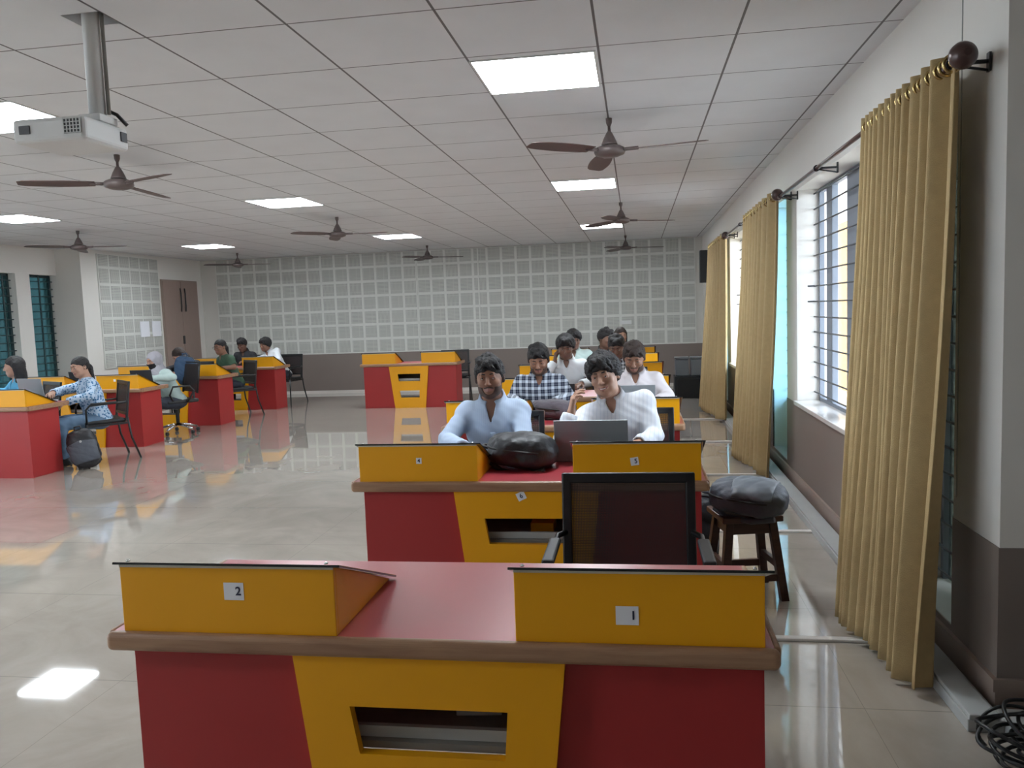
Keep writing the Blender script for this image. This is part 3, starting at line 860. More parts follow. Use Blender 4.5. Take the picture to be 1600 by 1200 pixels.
def person(label, x, y, rz=0, lean=6, side=0, head=(0, 5, 0), arms=None, shirt='sh_w', sleeve='long', collar=True, hair='short', hm='hair',
           skin='skin1', beard=0, pants='jeans', res=.009, smile=0, dz=0, hoff=(0, 0, 0), hs=1.0, bulk=1.0, extras=(), vneck=.03):
    """origin on the floor below the pelvis; the figure faces -Y before rz"""
    Rt = np.array(Matrix.Rotation(R(side), 3, 'Y') @ Matrix.Rotation(R(lean), 3, 'X'))
    pel = np.array((0, 0, .535 + dz))
    def T(v): return pel + Rt @ np.asarray(v, float)
    neck = T((0, .0, .475)); chest = T((0, -.01, .30)); belly = T((0, -.01, .12))
    shL, shR = T((-.152 * bulk, 0, .405)), T((.152 * bulk, 0, .405))
    H = rotm(*head)
    hc = neck + Rt @ np.array((0, -.015, .055)) + H @ np.array((0, -.012, .085)) + np.array(hoff)
    hc = hc.astype(float)
    def h(v): return hc + H @ (np.asarray(v, float) * hs)
    if arms is None: arms = {}
    aL = arms.get('L', ((-.235, -.12, .80), (-.14, -.42, .80), (.3, -1, 0), (0, 0, -1), .35))
    aR = arms.get('R', ((.235, -.12, .80), (.14, -.42, .80), (-.3, -1, 0), (0, 0, -1), .35))
    hips = [pel + np.array((s * .09, -.02, -.01)) for s in (-1, 1)]
    knees = [pel + np.array((s * .13, -.43, .0)) for s in (-1, 1)]
    ank = [np.array((s * .13, -.42, .10)) for s in (-1, 1)]
    Hf = H.astype(np.float32); hcf = hc.astype(np.float32)
    def loc(P): return ((P - hcf) @ Hf) / np.float32(hs)
    # ---- head
    def head_sdf(P):
        q = loc(P)
        d = ellips(q, (0, .012, .030), (.074, .092, .084))
        d = smin(d, ellips(q, (0, -.022, -.020), (.064, .066, .080)), .03)
        d = smin(d, ellips(q, (0, -.052, -.082), (.034, .032, .028)), .03)          # chin
        for s in (-1, 1):
            d = smin(d, ellips(q, (s * .040, -.02, -.062), (.022, .045, .030)), .02)   # jaw corner
            d = smin(d, ellips(q, (s * .040, -.066, -.016), (.022, .018, .018)), .018)  # cheek
        d = smin(d, capsule(q, (-.032, -.081, .034), (.032, -.081, .034), .010, .010), .012)  # brow ridge
        for s in (-1, 1):
            d = smax(d, -ellips(q, (s * .031, -.101, .014), (.018, .016, .011)), .010)  # eye sockets
            d = smin(d, ellips(q, (s * .0305, -.0775, .0125), (.0155, .011, .0105)), .003)  # eyeball + lids
        d = smin(d, capsule(q, (0, -.086, .018), (0, -.107, -.018), .007, .0115), .008)
        for s in (-1, 1): d = smin(d, ellips(q, (s * .011, -.098, -.022), (.008, .010, .0075)), .005)
        w_ = .024 + .008 * smile
        for zz, rr in ((-.049, .006), (-.060, .0072)):
            d = smin(d, capsule(q, (-w_ * .8, -.080, zz + .007 * smile), (0, -.0885, zz), .0035, rr), .004)
            d = smin(d, capsule(q, (w_ * .8, -.080, zz + .007 * smile), (0, -.0885, zz), .0035, rr), .004)
        if smile: d = smax(d, -ellips(q, (0, -.094, -.0545), (.020, .010, .0035)), .002)
        for s in (-1, 1):
            e = ellips(q, (s * .077, .008, .002), (.010, .019, .030))
            e = smax(e, -ellips(q, (s * .086, .004, .004), (.007, .010, .017)), .004)
            d = smin(d, e, .006)
        return d * np.float32(hs)
    handp = []
    for a, sg in ((aL, -1), (aR, 1)):
        handp += hand_prims(a[1], a[2], a[3], a[4], a[5] if len(a) > 5 else sg)
    def body_sdf(P):
        d = np.full(len(P), 9., np.float32)
        m_ = np.linalg.norm(P - hcf, axis=1) < .24
        d = np.linalg.norm(P - hcf, axis=1) - .12
        if m_.any(): d[m_] = head_sdf(P[m_])
        d = smin(d, capsule(P, h((0, .028, -.05)), neck, .052, .056), .025)
        d = smin(d, capsule(P, neck, chest, .058, .10), .03)
        d = smin(d, capsule(P, shL, shR, .052, .052), .05)
        d = smin(d, ellips(P, chest, (.145 * bulk, .095, .16), Rt), .05)
        d = smin(d, ellips(P, belly, (.135 * bulk, .095 * bulk, .16), Rt), .05)
        d = smin(d, ellips(P, pel, (.15, .11, .10)), .05)
        for S, a in ((shL, aL), (shR, aR)):
            d = smin(d, capsule(P, S, a[0], .046, .037), .025)
            d = smin(d, capsule(P, a[0], a[1], .038, .024), .015)
        hd = np.full(len(P), 9., np.float32)
        for a in (aL, aR):
            m2 = np.linalg.norm(P - np.asarray(a[1], np.float32), axis=1) < .30
            if m2.any():
                Pm = P[m2]; dd = np.full(len(Pm), 9., np.float32)
                for (p, e, ra, rb, k) in handp:
                    if np.linalg.norm(np.asarray(p) - np.asarray(a[1])) < .26: dd = smin(dd, capsule(Pm, p, e, ra, rb), k)
                hd[m2] = np.minimum(hd[m2], dd)
        d = smin(d, hd, .012)
        for i in (0, 1):
            d = smin(d, capsule(P, hips[i], knees[i], .075, .052), .03)
            d = smin(d, capsule(P, knees[i], ank[i], .05, .034), .02)
            d = smin(d, capsule(P, ank[i] + (0, .03, -.05), ank[i] + (0, -.15, -.07), .036, .028), .02)
        return d
    def pick(C):
        q = loc(C.astype(np.float32)); r = np.zeros(len(C))
        r[(np.abs(q[:, 0]) < .024 + .006 * smile) & (q[:, 1] < -.079) & (np.abs(q[:, 2] + .0545 - 9 * smile * q[:, 0] ** 2) < .0095 * (1 - (q[:, 0] / .034) ** 2))] = 1
        return r
    pts = np.array([hc, shL, shR, pel, aL[0], aL[1], aR[0], aR[1], *knees, *ank])
    lo = pts.min(0) - .22; hi = pts.max(0) + .22; lo[2] = -.005
    hi[2] = max(hc[2] + .18, aL[1][2] + .2, aR[1][2] + .2)
    body = surf('person', body_sdf, lo, hi, res, [skin, 'lipd' if skin == 'skin3' else 'lip'], None, pick)
    body.location = (x, y, 0); body.rotation_euler = (0, 0, rz)
    tag(body, label, 'person')
    # ---- eyes, brows
    for s in (-1, 1):
        e = MB(); c = h((s * .0305, -.0795, .0125)); r_ = .0098 * hs
        prof = [(r_ * math.sin(R(a)), -r_ * math.cos(R(a))) for a in range(0, 181, 20)]
        e.lathe(prof, tuple(c), 14); eo = e.build('eye', 'eyew', body)
        i_ = MB(); c2 = h((s * .0305 + .000, -.0845, .0130)); i_.lathe([(p * .60, q * .60) for p, q in prof], tuple(c2), 12); i_.build('iris', 'iris', eo)
        b = MB(); b.tube([h((s * .013, -.0915, .0350)), h((s * .028, -.0900, .0375)), h((s * .046, -.078, .0325))], [.0032 * hs, .0038 * hs, .002 * hs], 8)
        b.build('eyebrow', hm, body)
        # upper eyelid
        l_ = MB(); l_.tube([h((s * .018, -.0885, .0145)), h((s * .025, -.0915, .0195)), h((s * .036, -.0905, .0195)), h((s * .044, -.083, .0145))], .0024 * hs, 8)
        l_.build('eyelid', skin, body)
    if smile:
        MB().tube([h((-.019, -.0835, -.0505)), h((-.010, -.0880, -.0545)), h((.010, -.0880, -.0545)), h((.019, -.0835, -.0505))], [.0015 * hs, .0032 * hs, .0032 * hs, .0015 * hs], 8).build('teeth', 'teeth', body)
    HB = .16
    # ---- hair
    if hair:
        def hair_sdf(P):
            q = loc(P)
            nz = wob(q, .003, 110, 1) + wob(q, .0022, 230, 2)
            th = {'short': .012, 'fluffy': .022, 'long': .010, 'tied': .008, 'buzz': .008}.get(hair, .012)
            d = ellips(q, (0, .016, .036), (.076 + th, .094 + th, .084 + th * 1.3)) - nz
            fz = {'fluffy': .046, 'short': .056, 'long': .066, 'tied': .066, 'buzz': .066}[hair]
            cut = (fz - .74 * (q[:, 1] + .085)) - q[:, 2] + wob(q, .006, 70, 3)
            if hair in ('long', 'tied'):
                cut = np.minimum(cut, np.maximum(.008 - q[:, 1], -.09 - q[:, 2]))
            d = smax(d, cut, .008)
            if hair in ('short', 'fluffy'):
                top = .02 if hair == 'fluffy' else .012
                for (cx, cy, cz, r0) in ((-.03, -.05, .105, .030), (.02, -.065, .10, .034), (.045, -.03, .095, .03), (0, .0, .118, .04), (-.045, .01, .1, .034)):
                    d = smin(d, ellips(q, (cx, cy, cz + top * .3), (r0, r0, r0 * .8)) - nz, .012)
                for (a, b) in (((.01, -.085, .10), (.045, -.10, .066)), ((-.01, -.085, .10), (-.035, -.10, .068)), ((.0, -.09, .10), (.02, -.106, .070)), ((.05, -.06, .09), (.072, -.065, .052))):
                    d = smin(d, capsule(q, a, b, .016, .005) - nz * .5, .008)
            if hair == 'fluffy':
                for s in (-1, 1):
                    d = smin(d, ellips(q, (s * .078, -.005, .055), (.022, .045, .045)) - nz, .015)
                    d = smin(d, capsule(q, (s * .02, -.09, .105), (s * .062, -.088, .050), .02, .006) - nz, .01)
            if hair == 'long':
                for s in (-1, 1):
                    d = smin(d, capsule(q, (s * .07, .03, .03), (s * .085, .03, -.16), .032, .028) - nz, .03)
                d = smin(d, ellips(q, (0, .075, -.08), (.085, .04, .13)) - nz, .03)
            if hair == 'tied':
                d = smin(d, ellips(q, (.0, .10, -.01), (.04, .035, .045)) - nz, .02)
                d = smin(d, capsule(q, (.02, .11, -.03), (.05, .09, -.19), .032, .016) - nz, .02)
            d = np.maximum(d, -(ellips(q, (0, .012, .030), (.068, .086, .078))))
            return d * np.float32(hs)
        e = np.array((HB, HB, HB)) * 1.0
        zz = .30 if hair in ('long', 'tied') else .17
        surf('hair', hair_sdf, hc - np.array((.19, .19, zz)), hc + np.array((.19, .19, .19)), min(res, .006) if res < .006 else min(res, .008), hm, body)
    # ---- beard / moustache
    if beard:
        def beard_sdf(P):
            q = loc(P)
            d = head_sdf(P) / np.float32(hs) - .0035 * beard
            reg = np.maximum(q[:, 2] + .040, -.0 + (q[:, 1] - .012))                   # below cheeks, in front of the ears
            jaw = np.maximum(reg, -(np.linalg.norm((q - np.array((0, -.09, -.045), np.float32)) * np.array((1, .6, 1.), np.float32), axis=1) - .036))
            mou = np.maximum.reduce([np.abs(q[:, 0]) - .028, np.abs(q[:, 2] + .0395 + np.abs(q[:, 0]) * .25) - .0045, q[:, 1] + .06])
            side_ = np.maximum.reduce([np.abs(q[:, 1] + .0) - .014, q[:, 2] - .02, -q[:, 2] - .06])
            return np.maximum(d, np.minimum(np.minimum(jaw, mou), side_)) * np.float32(hs)
        surf('beard', beard_sdf, hc - .13, hc + np.array((.13, .13, .05)), min(res, .0045), 'beard', body)
    # ---- shirt
    ew = {'long': 1, 'half': 0, 'roll': .45}[sleeve]
    def wrk(P): return wob(P, .0022, 34, x) + wob(P, .0035, 15, y)
    def shirt_sdf(P):
        d = capsule(P, shL, shR, .064, .064)
        d = smin(d, capsule(P, neck + np.array((0, .0, -.02)), chest, .070, .115), .03)
        d = smin(d, ellips(P, chest, (.172 * bulk, .122 * bulk, .185), Rt), .05)
        d = smin(d, ellips(P, belly, (.165 * bulk, .125 * bulk, .18), Rt), .05)
        d = smin(d, ellips(P, pel + np.array((0, .0, .0)), (.178 * bulk, .145, .115)), .05)
        for S, a in ((shL, aL), (shR, aR)):
            S = np.asarray(S); E_ = np.asarray(a[0]); W_ = np.asarray(a[1])
            if ew == 0:
                d = smin(d, capsule(P, S, S + (E_ - S) * .72, .066, .060), .03)
            else:
                d = smin(d, capsule(P, S, E_, .060, .050), .03)
                q_ = E_ + (W_ - E_) * (ew * .93)
                d = smin(d, capsule(P, E_, q_, .050, .043 if ew == 1 else .048), .012)
        d = d - wrk(P)
        # cut cuffs flat
        for S, a in ((shL, aL), (shR, aR)):
            S = np.asarray(S); E_ = np.asarray(a[0]); W_ = np.asarray(a[1])
            if ew == 0: c0 = S + (E_ - S) * .78; ax = nrm(E_ - S); rr = .1
            else: c0 = E_ + (W_ - E_) * (ew * .93 + .0); ax = nrm(W_ - E_); rr = .075
            pl = (P - c0.astype(np.float32)) @ ax.astype(np.float32)
            near = np.linalg.norm(P - c0.astype(np.float32), axis=1) - rr
            d = np.maximum(d, -np.maximum(-pl, near))
            if ew: d = np.maximum(d, -capsule(P, c0 - ax * .03, c0 + ax * .1, .030 if ew == 1 else .040, .034))
        # neck opening
        d = smax(d, -capsule(P, neck + Rt @ np.array((0, .008, -.02)), neck + Rt @ np.array((0, -.006, .12)), .054, .080), .008)
        d = smax(d, -capsule(P, neck + Rt @ np.array((0, -.07, .0)), neck + Rt @ np.array((0, -.125, -.055 - vneck)), .030, .003), .008)
        return d
    lo2 = np.array([pel, shL, shR, aL[0], aR[0], aL[1], aR[1]]).min(0) - .2
    hi2 = np.array([pel, shL, shR, aL[0], aR[0], aL[1], aR[1], neck]).max(0) + .2
    lo2[2] = pel[2] - .15
    sh = surf('shirt', shirt_sdf, lo2, hi2, res, shirt, body)
    if res < .006:
        def plk(P):
            q = (P - pel.astype(np.float32)) @ Rt.astype(np.float32)
            return np.maximum.reduce([shirt_sdf(P) - .0048, np.abs(q[:, 0] - .008) - .016, q[:, 1] + .02, q[:, 2] - .40 + vneck])
        surf('placket', plk, pel - np.array((.2, .35, .1)), neck + np.array((.2, .1, .05)), res, shirt, sh)
    if collar:
        bm = bmesh.new(); rows = []
        for th in np.linspace(R(17), R(343), 41):
            a = min(th, 2 * math.pi - th)                # 0 at the front
            w_ = max(0, math.cos(a / 1.35)) ** 1.2 if a < R(120) else 0
            tip = max(0, 1 - (a - R(17)) / R(30))
            r0, z0 = .060 + .006 * w_, .050 - .036 * w_
            r1, z1 = .066 + .010 * w_, .058 - .036 * w_
            r2, z2 = .083 + .030 * w_ ** 2, .006 - .036 * w_ - .030 * tip
            row = []
            for r_, z_, sp in ((r0, z0 - .02, 0), (r0, z0, 0), (r1, z1, 0), (r2, z2, tip * .25)):
                th2 = th + (sp if th < math.pi else -sp)
                row.append(bm.verts.new(neck + Rt @ np.array((math.sin(th2) * r_ * 1.04, -math.cos(th2) * r_ + .006, z_ - .004))))
            rows.append(row)
        for A_, B_ in zip(rows, rows[1:]):
            for k in range(3): bm.faces.new((A_[k], B_[k], B_[k + 1], A_[k + 1])).smooth = True
        me = bpy.data.meshes.new('collar'); bm.to_mesh(me); bm.free(); me.materials.append(M[shirt])
        co = bpy.data.objects.new('collar', me); COL.objects.link(co); co.parent = sh
        md = co.modifiers.new('thick', 'SOLIDIFY'); md.thickness = .003; md.offset = 0
        if res < .006:
            for k in range(4):
                p = T((0, -.0, .36 - vneck - k * .085)); dr = Rt @ np.array((0, -1, 0))
                # march to the surface
                for _ in range(60):
                    v = shirt_sdf(np.array([p + dr * .0], np.float32))[0]
                    if v > -.0005: break
                    p = p + dr * max(-v, .001)
                MB().lathe([(.0045, -.002), (.005, 0), (.004, .002)], tuple(p), 10, 'y').build('button', 'white', sh)
    # ---- trousers and shoes
    def pant_sdf(P):
        d = ellips(P, pel + np.array((0, .01, -.01)), (.168 * bulk, .14, .095))
        for i in (0, 1):
            d = smin(d, capsule(P, hips[i], knees[i], .092, .068), .03)
            d = smin(d, capsule(P, knees[i], ank[i] + np.array((0, 0, .02)), .066, .055), .02)
        d = d - wrk(P)
        return np.maximum(d, (.075 - P[:, 2]))
    lo3 = np.array([pel, *knees, *ank]).min(0) - .17; hi3 = np.array([pel, *knees]).max(0) + .17; lo3[2] = .0
    surf('trousers', pant_sdf, lo3, hi3, max(res, .009), pants, body)
    for i in (0, 1):
        A = ank[i]
        def shoe_sdf(P):
            d = capsule(P, A + np.array((0, .035, -.055)), A + np.array((0, -.15, -.065)), .046, .040)
            d = smin(d, capsule(P, A + np.array((0, .01, -.02)), A + np.array((0, -.06, -.04)), .047, .038), .02)
            return np.maximum(d, .004 - P[:, 2])
        surf('shoe', shoe_sdf, A - np.array((.1, .24, .1)), A + np.array((.1, .13, .09)), .009, 'shoe', body)
    # ---- extras
    if 'mask' in extras:
        def mask_sdf(P):
            q = loc(P)
            d = head_sdf(P) / np.float32(hs) - .006
            return np.maximum.reduce([d, q[:, 2] + .012, -.12 - q[:, 2], q[:, 1] + .01]) * np.float32(hs)
        surf('face_mask', mask_sdf, hc - .13, hc + .1, .006, 'mask', body)
    if 'hijab' in extras:
        def hj(P):
            q = loc(P)
            d = ellips(q, (0, .02, .03), (.094, .112, .106))
            d = smin(d, capsule(q, (0, .02, -.05), (0, .015, -.19), .085, .13), .04)
            d = smin(d, capsule(q, (0, -.06, -.14), (0, -.03, -.21), .05, .09), .04)
            d = d - wob(q, .004, 45)
            d = smax(d, -ellips(q, (0, -.10, -.012), (.056, .075, .082)), .01)
            return d * np.float32(hs)
        surf('headscarf', hj, hc - np.array((.24, .24, .32)), hc + .2, .008, 'scarf', body)
    if 'glasses' in extras:
        g = MB()
        for s in (-1, 1):
            g.tube([h((s * .031 + .021 * math.cos(a), -.104, .011 + .016 * math.sin(a))) for a in np.linspace(0, 2 * math.pi, 16, endpoint=False)], .0018, 6, closed=True)
            g.tube([h((s * .052, -.103, .014)), h((s * .080, .0, .012))], .0018, 6)
        g.tube([h((-.01, -.104, .014)), h((.01, -.104, .014))], .0018, 6)
        g.build('glasses', 'black', body)
    return body

DL = ((-.27, -.14, .79), (-.13, -.42, .775), (.25, -1, 0), (0, 0, -1), .3)
DR = ((.27, -.14, .79), (.13, -.42, .775), (-.25, -1, 0), (0, 0, -1), .3)
person('person with tousled hair and short beard in pale blue shirt at the desk labelled 4', -.83, 4.72, R(0), lean=15, side=-1, head=(3, 4, -2),
       arms={'L': ((-.262, -.24, .78), (-.10, -.52, .775), (.4, -1, 0), (0, 0, -1), .3), 'R': ((.195, -.24, .78), (.10, -.50, .775), (-.3, -1, 0), (0, 0, -1), .3)},
       shirt='sh_blue', hair='short', skin='skin1', beard=1, res=.0045, vneck=.07, hs=1.0)
person('smiling person in striped white shirt holding a hand to the cheek behind silver laptop', -.025, 4.76, R(-4), lean=12, side=-15, head=(-8, 6, -10),
       arms={'L': ((-.36, -.42, .80), (-.315, -.37, .935), (.15, .12, 1), (.9, .25, -.1), .55, 1), 'R': ((.13, -.18, .78), (.05, -.46, .775), (-.5, -1, 0), (0, 0, -1), .3)},
       shirt='sh_white', hair='fluffy', skin='skin2', smile=1, beard=0, res=.0045, vneck=.05, bulk=1.12, hs=1.02)
person('person looking down in navy and white plaid shirt at the third desk', -.77, 6.50, 0, lean=14, head=(2, 24, 0), shirt='sh_plaid', hair='short', skin='skin1', res=.007, beard=.8, hs=1.0)
person('person looking down in off-white shirt with laptop at the third desk', .0, 6.46, 0, lean=14, side=-2, head=(-3, 26, 0), shirt='sh_pink', hair='short', hm='hairb', skin='skin1', beard=.8, res=.007)
person('person in white shirt with phone hand at the ear at the fourth desk', -.68, 8.24, 0, lean=12, side=-3, head=(3, 18, 0),
       arms={'L': ((-.26, -.30, .82), (-.135, -.20, .99), (.1, .1, 1), (1, .1, 0), .7, 1), 'R': DR}, shirt='sh_w', hair='fluffy', skin='skin3', res=.008)
person('person looking down in black and white plaid shirt, hidden partly behind the off-white shirt', -.14, 8.28, 0, lean=14, side=-6, head=(-5, 24, 0), shirt='sh_plaid2', hair='short', skin='skin3', res=.009)
person('person in mint shirt behind the one with the hand at ear', -.70, 10.0, 0, lean=10, side=-8, head=(20, 12, 0), shirt='sh_green', hair='fluffy', skin='skin3', res=.009, bulk=1.0)
person('person in black shirt turned sideways at the fifth desk', -.36, 10.1, R(12), lean=10, side=-6, head=(35, 8, 0), shirt='sh_black', hair='short', skin='skin3', res=.009)
person('person with reddish face in dark top at the sixth desk', -.20, 11.85, 0, lean=6, side=-3, head=(20, 5, 0), shirt='sh_black', collar=False, hair='long', hm='hairb', skin='skin2', res=.010, dz=-.04)
# left column
person('person with black hair in bright blue top at left edge of the photo', -6.98, 8.30, R(-30), lean=8, head=(-30, 5, 0), shirt='sh_teal', collar=False, hair='long', skin='skin2', res=.009, dz=-.06)
person('person in blue floral tunic leaning at the nearest left desk', -6.05, 8.25, R(-38), lean=12, side=-3, head=(22, 10, -3),
       arms={'L': ((-.26, -.30, .80), (-.06, -.44, .80), (1, -.3, 0), (0, 0, -1), .4), 'R': ((.24, -.14, .76), (.12, -.36, .70), (-.5, -.8, -.5), (0, .3, -1), .5)},
       shirt='floral', sleeve='long', collar=False, hair='tied', hm='hair', skin='skin2', pants='jeansb', res=.007, dz=-.07, hs=.97)
person('person in grey headscarf, black face mask and mint top leaning at the second left desk', -6.28, 10.18, R(-35), lean=22, side=-6, head=(16, 14, 0), shirt='sh_green', collar=False, hair=None, skin='skin2', extras=('hijab', 'mask'), res=.009, dz=-.08, hs=.97)
person('person with dark hair resting head low at the third left desk', -6.98, 12.05, R(-10), lean=30, side=-8, head=(-25, 40, 0), shirt='sh_black', collar=False, hair='long', hm='hairb', skin='skin2', res=.010, dz=-.03,
       arms={'L': ((-.28, -.38, .80), (-.13, -.58, .775), (.25, -1, 0), (0, 0, -1), .3), 'R': ((.28, -.38, .80), (.13, -.58, .775), (-.25, -1, 0), (0, 0, -1), .3)})
person('person with ponytail and glasses in dark green tunic at the third left desk', -6.40, 12.08, R(-35), lean=18, side=-4, head=(18, 8, 0), shirt='sh_dkgreen', sleeve='half', collar=False, hair='tied', skin='skin1', extras=('glasses',), res=.009)
person('person in black shirt looking down at the farthest left desk', -7.10, 13.95, 0, lean=16, head=(0, 22, 0), shirt='sh_black', hair='short', skin='skin3', res=.010, dz=-.03)
person('person in white shirt leaning sideways at the farthest left desk', -6.40, 13.85, R(-10), lean=16, side=-24, head=(-10, 12, 10), shirt='sh_w', hair='fluffy', skin='skin1', res=.010,
       arms={'L': ((-.50, -.30, .80), (-.36, -.50, .79), (.25, -1, 0), (0, 0, -1), .3), 'R': ((.12, -.26, .80), (.0, -.5, .79), (-.25, -1, 0), (0, 0, -1), .3)})

# ================================================================== LAPTOPS
def laptop(x, y, z, rz, w, label, lid='laptop', tilt=18, d=.23, h_=.225):
    """hinge at origin, screen faces local +Y side user; back of lid faces -Y"""
    t = empty('laptop', (x, y, z), rz)
    MB().box((-w / 2, 0, 0), (w / 2, d, .016)).build('base', lid, t, .004, 2)
    MB().box((-w / 2 + .03, .03, .0162), (w / 2 - .03, d - .09, .018)).build('keyboard', 'keys', t)
    rot = Matrix.Rotation(R(tilt), 3, 'X')
    lo_ = MB().box((-w / 2, -.008, .01), (w / 2, 0, h_ + .01), rot, (0, 0, .01)).build('lid', lid, t, .003, 2)
    MB().box((-w / 2 + .01, .0002, .025), (w / 2 - .01, .0012, h_), rot, (0, 0, .01)).build('screen', 'screen', lo_)
    return tag(t, label, 'laptop')
laptop(-.235, 4.03, .7325, R(-1), .37, 'open silver laptop before the smiling person, its lid back towards the camera', tilt=12, h_=.215, d=.13)
laptop(-.02, 5.80, .7325, 0, .29, 'open grey laptop on the third desk before the off-white shirt', tilt=10, d=.14, h_=.215)
laptop(-6.36, 7.66, .7325, R(-14), .37, 'open silver laptop on the nearest left desk beside the floral tunic', tilt=10, d=.14, h_=.25)
laptop(-6.30, 9.50, .7325, R(0), .30, 'black laptop on the second left desk before the headscarf', 'laptopd', 12, .1, .20)
laptop(-7.18, 9.52, .7325, R(0), .32, 'black laptop on vacant left half of the second left desk', 'laptopd', 12, .1, .20)
laptop(-6.80, 11.40, .7325, R(0), .26, 'black laptop on the third left desk near its middle', 'laptopd', 12, .1, .18)

# ================================================================== BAGS
def bag(name, label, loc, rot, size, m_, front=None, strap=True, cat='bag', logo=False):
    """lying / standing backpack: local x width, y depth, z height"""
    a, b, c = size
    t = empty(name, loc); t.rotation_euler = rot
    def f(P):
        q = P / np.array((a, b, c), np.float32) * 2
        e = (np.abs(q) ** 3.2).sum(1) ** (1 / 3.2)
        d = (e - 1) * min(a, b, c) / 2
        d = smin(d, ellips(P, (0, -b * .30, -c * .12), (a * .38, b * .28, c * .30)), .03)
        return d - wob(P, .0035, 20, a * 31) - wob(P, .0015, 60)
    s = np.array(size) / 2 + .08
    bd = surf('bag_body', f, -s, s, .009, m_, t)
    if front:
        def g(P):
            return np.maximum.reduce([f(P) - .004, P[:, 2] - c * .22 + np.abs(P[:, 0]) * .2, P[:, 1] + b * .2, -(P[:, 2] + c * .36)])
        surf('front_pocket', g, -s, s, .009, front, t)
    MB().tube([(-.035, .0, c * .48), (-.03, .0, c * .48 + .045), (.03, .0, c * .48 + .045), (.035, .0, c * .48)], .008).build('grab_handle', m_, t)
    if strap:
        for s_ in (-1, 1):
            MB().tube([(s_ * a * .22, b * .42, c * .42), (s_ * a * .28, b * .62, c * .25), (s_ * a * .32, b * .64, -c * .1), (s_ * a * .36, b * .42, -c * .40)], .014, 8).build('strap', m_, t)
    zp = MB(); se = lambda v: math.copysign(abs(v) ** .625, v)
    zp.tube([(a * .497 * se(math.cos(th)), -b * .1, c * .497 * se(math.sin(th))) for th in np.linspace(-.5, math.pi + .5, 30)], .006, 6)
    zp.build('zipper', 'black', t)
    if logo: MB().lathe([(.012, -.002), (.012, .002)], (a * .05, -b * .56, c * .18), 14, 'y').build('badge', 'steel', t)
    return tag(t, label, cat)
bag('backpack', 'black backpack lying on the desk before the pale blue shirt', (-.57, 3.92, .815), (R(-84), 0, R(84)), (.28, .16, .34), 'bagblack')
bag('backpack', 'plum grey bag lying on the third desk beside the plaid shirt', (-.60, 5.70, .80), (R(-84), 0, R(84)), (.24, .12, .32), 'bagpurple')
bag('backpack', 'charcoal backpack lying on the wooden stool', (.545, 4.14, .528), (R(-86), R(-6), R(68)), (.27, .155, .38), 'baggrey', 'baglight')
bag('backpack', 'black backpack standing on floor against the nearest left desk', (-5.87, 7.72, .215), (R(-8), R(-14), R(24)), (.29, .18, .42), 'bagblack', 'baggrey', logo=True)
bag('backpack', 'navy blue backpack hung on the chair behind the grey headscarf', (-6.36, 10.62, .84), (R(6), 0, R(10)), (.30, .18, .42), 'bagblue')
bag('backpack', 'black backpack on floor behind right end of the third desk', (.22, 6.18, .20), (R(4), 0, R(20)), (.28, .17, .40), 'bagblack')
bag('backpack', 'black backpack on floor beside the smiling person', (.36, 4.62, .22), (R(4), 0, R(-10)), (.16, .18, .42), 'bagblack')

# ================================================================== STOOL
st = empty('wooden_stool', (.53, 4.22, 0), R(12))
MB().box((-.155, -.14, .405), (.155, .14, .435)).build('seat', 'stool', st, .006)
ap = MB(); ap.box((-.11, -.105, .34), (.11, -.085, .406)); ap.box((-.11, .085, .34), (.11, .105, .406)); ap.box((-.12, -.10, .34), (-.10, .10, .406)); ap.box((.10, -.10, .34), (.12, .10, .406)); ap.build('apron', 'stool', st)
for sx in (-1, 1):
    for sy in (-1, 1):
        mb = MB()
        pts = [(sx * .11, sy * .095), (sx * .155, sy * .14)]
        w_ = .02
        vs = [(pts[1][0] + dx, pts[1][1] + dy, 0) for dx, dy in ((-w_, -w_), (w_, -w_), (w_, w_), (-w_, w_))] + [(pts[0][0] + dx, pts[0][1] + dy, .406) for dx, dy in ((-w_, -w_), (w_, -w_), (w_, w_), (-w_, w_))]
        mb._mk(vs, [(0, 3, 2, 1), (4, 5, 6, 7), (0, 1, 5, 4), (1, 2, 6, 5), (2, 3, 7, 6), (3, 0, 4, 7)]); mb.build('leg', 'stool', st, .002)
for sy in (-1, 1): MB().box((-.14, sy * .128 - .011, .10), (.14, sy * .128 + .011, .135)).build('stretcher', 'stool', st)
for sx in (-1, 1): MB().box((sx * .135 - .011, -.125, .16), (sx * .135 + .011, .125, .195)).build('stretcher', 'stool', st)
tag(st, 'dark brown wooden stool with splayed legs carrying the charcoal backpack', 'stool')

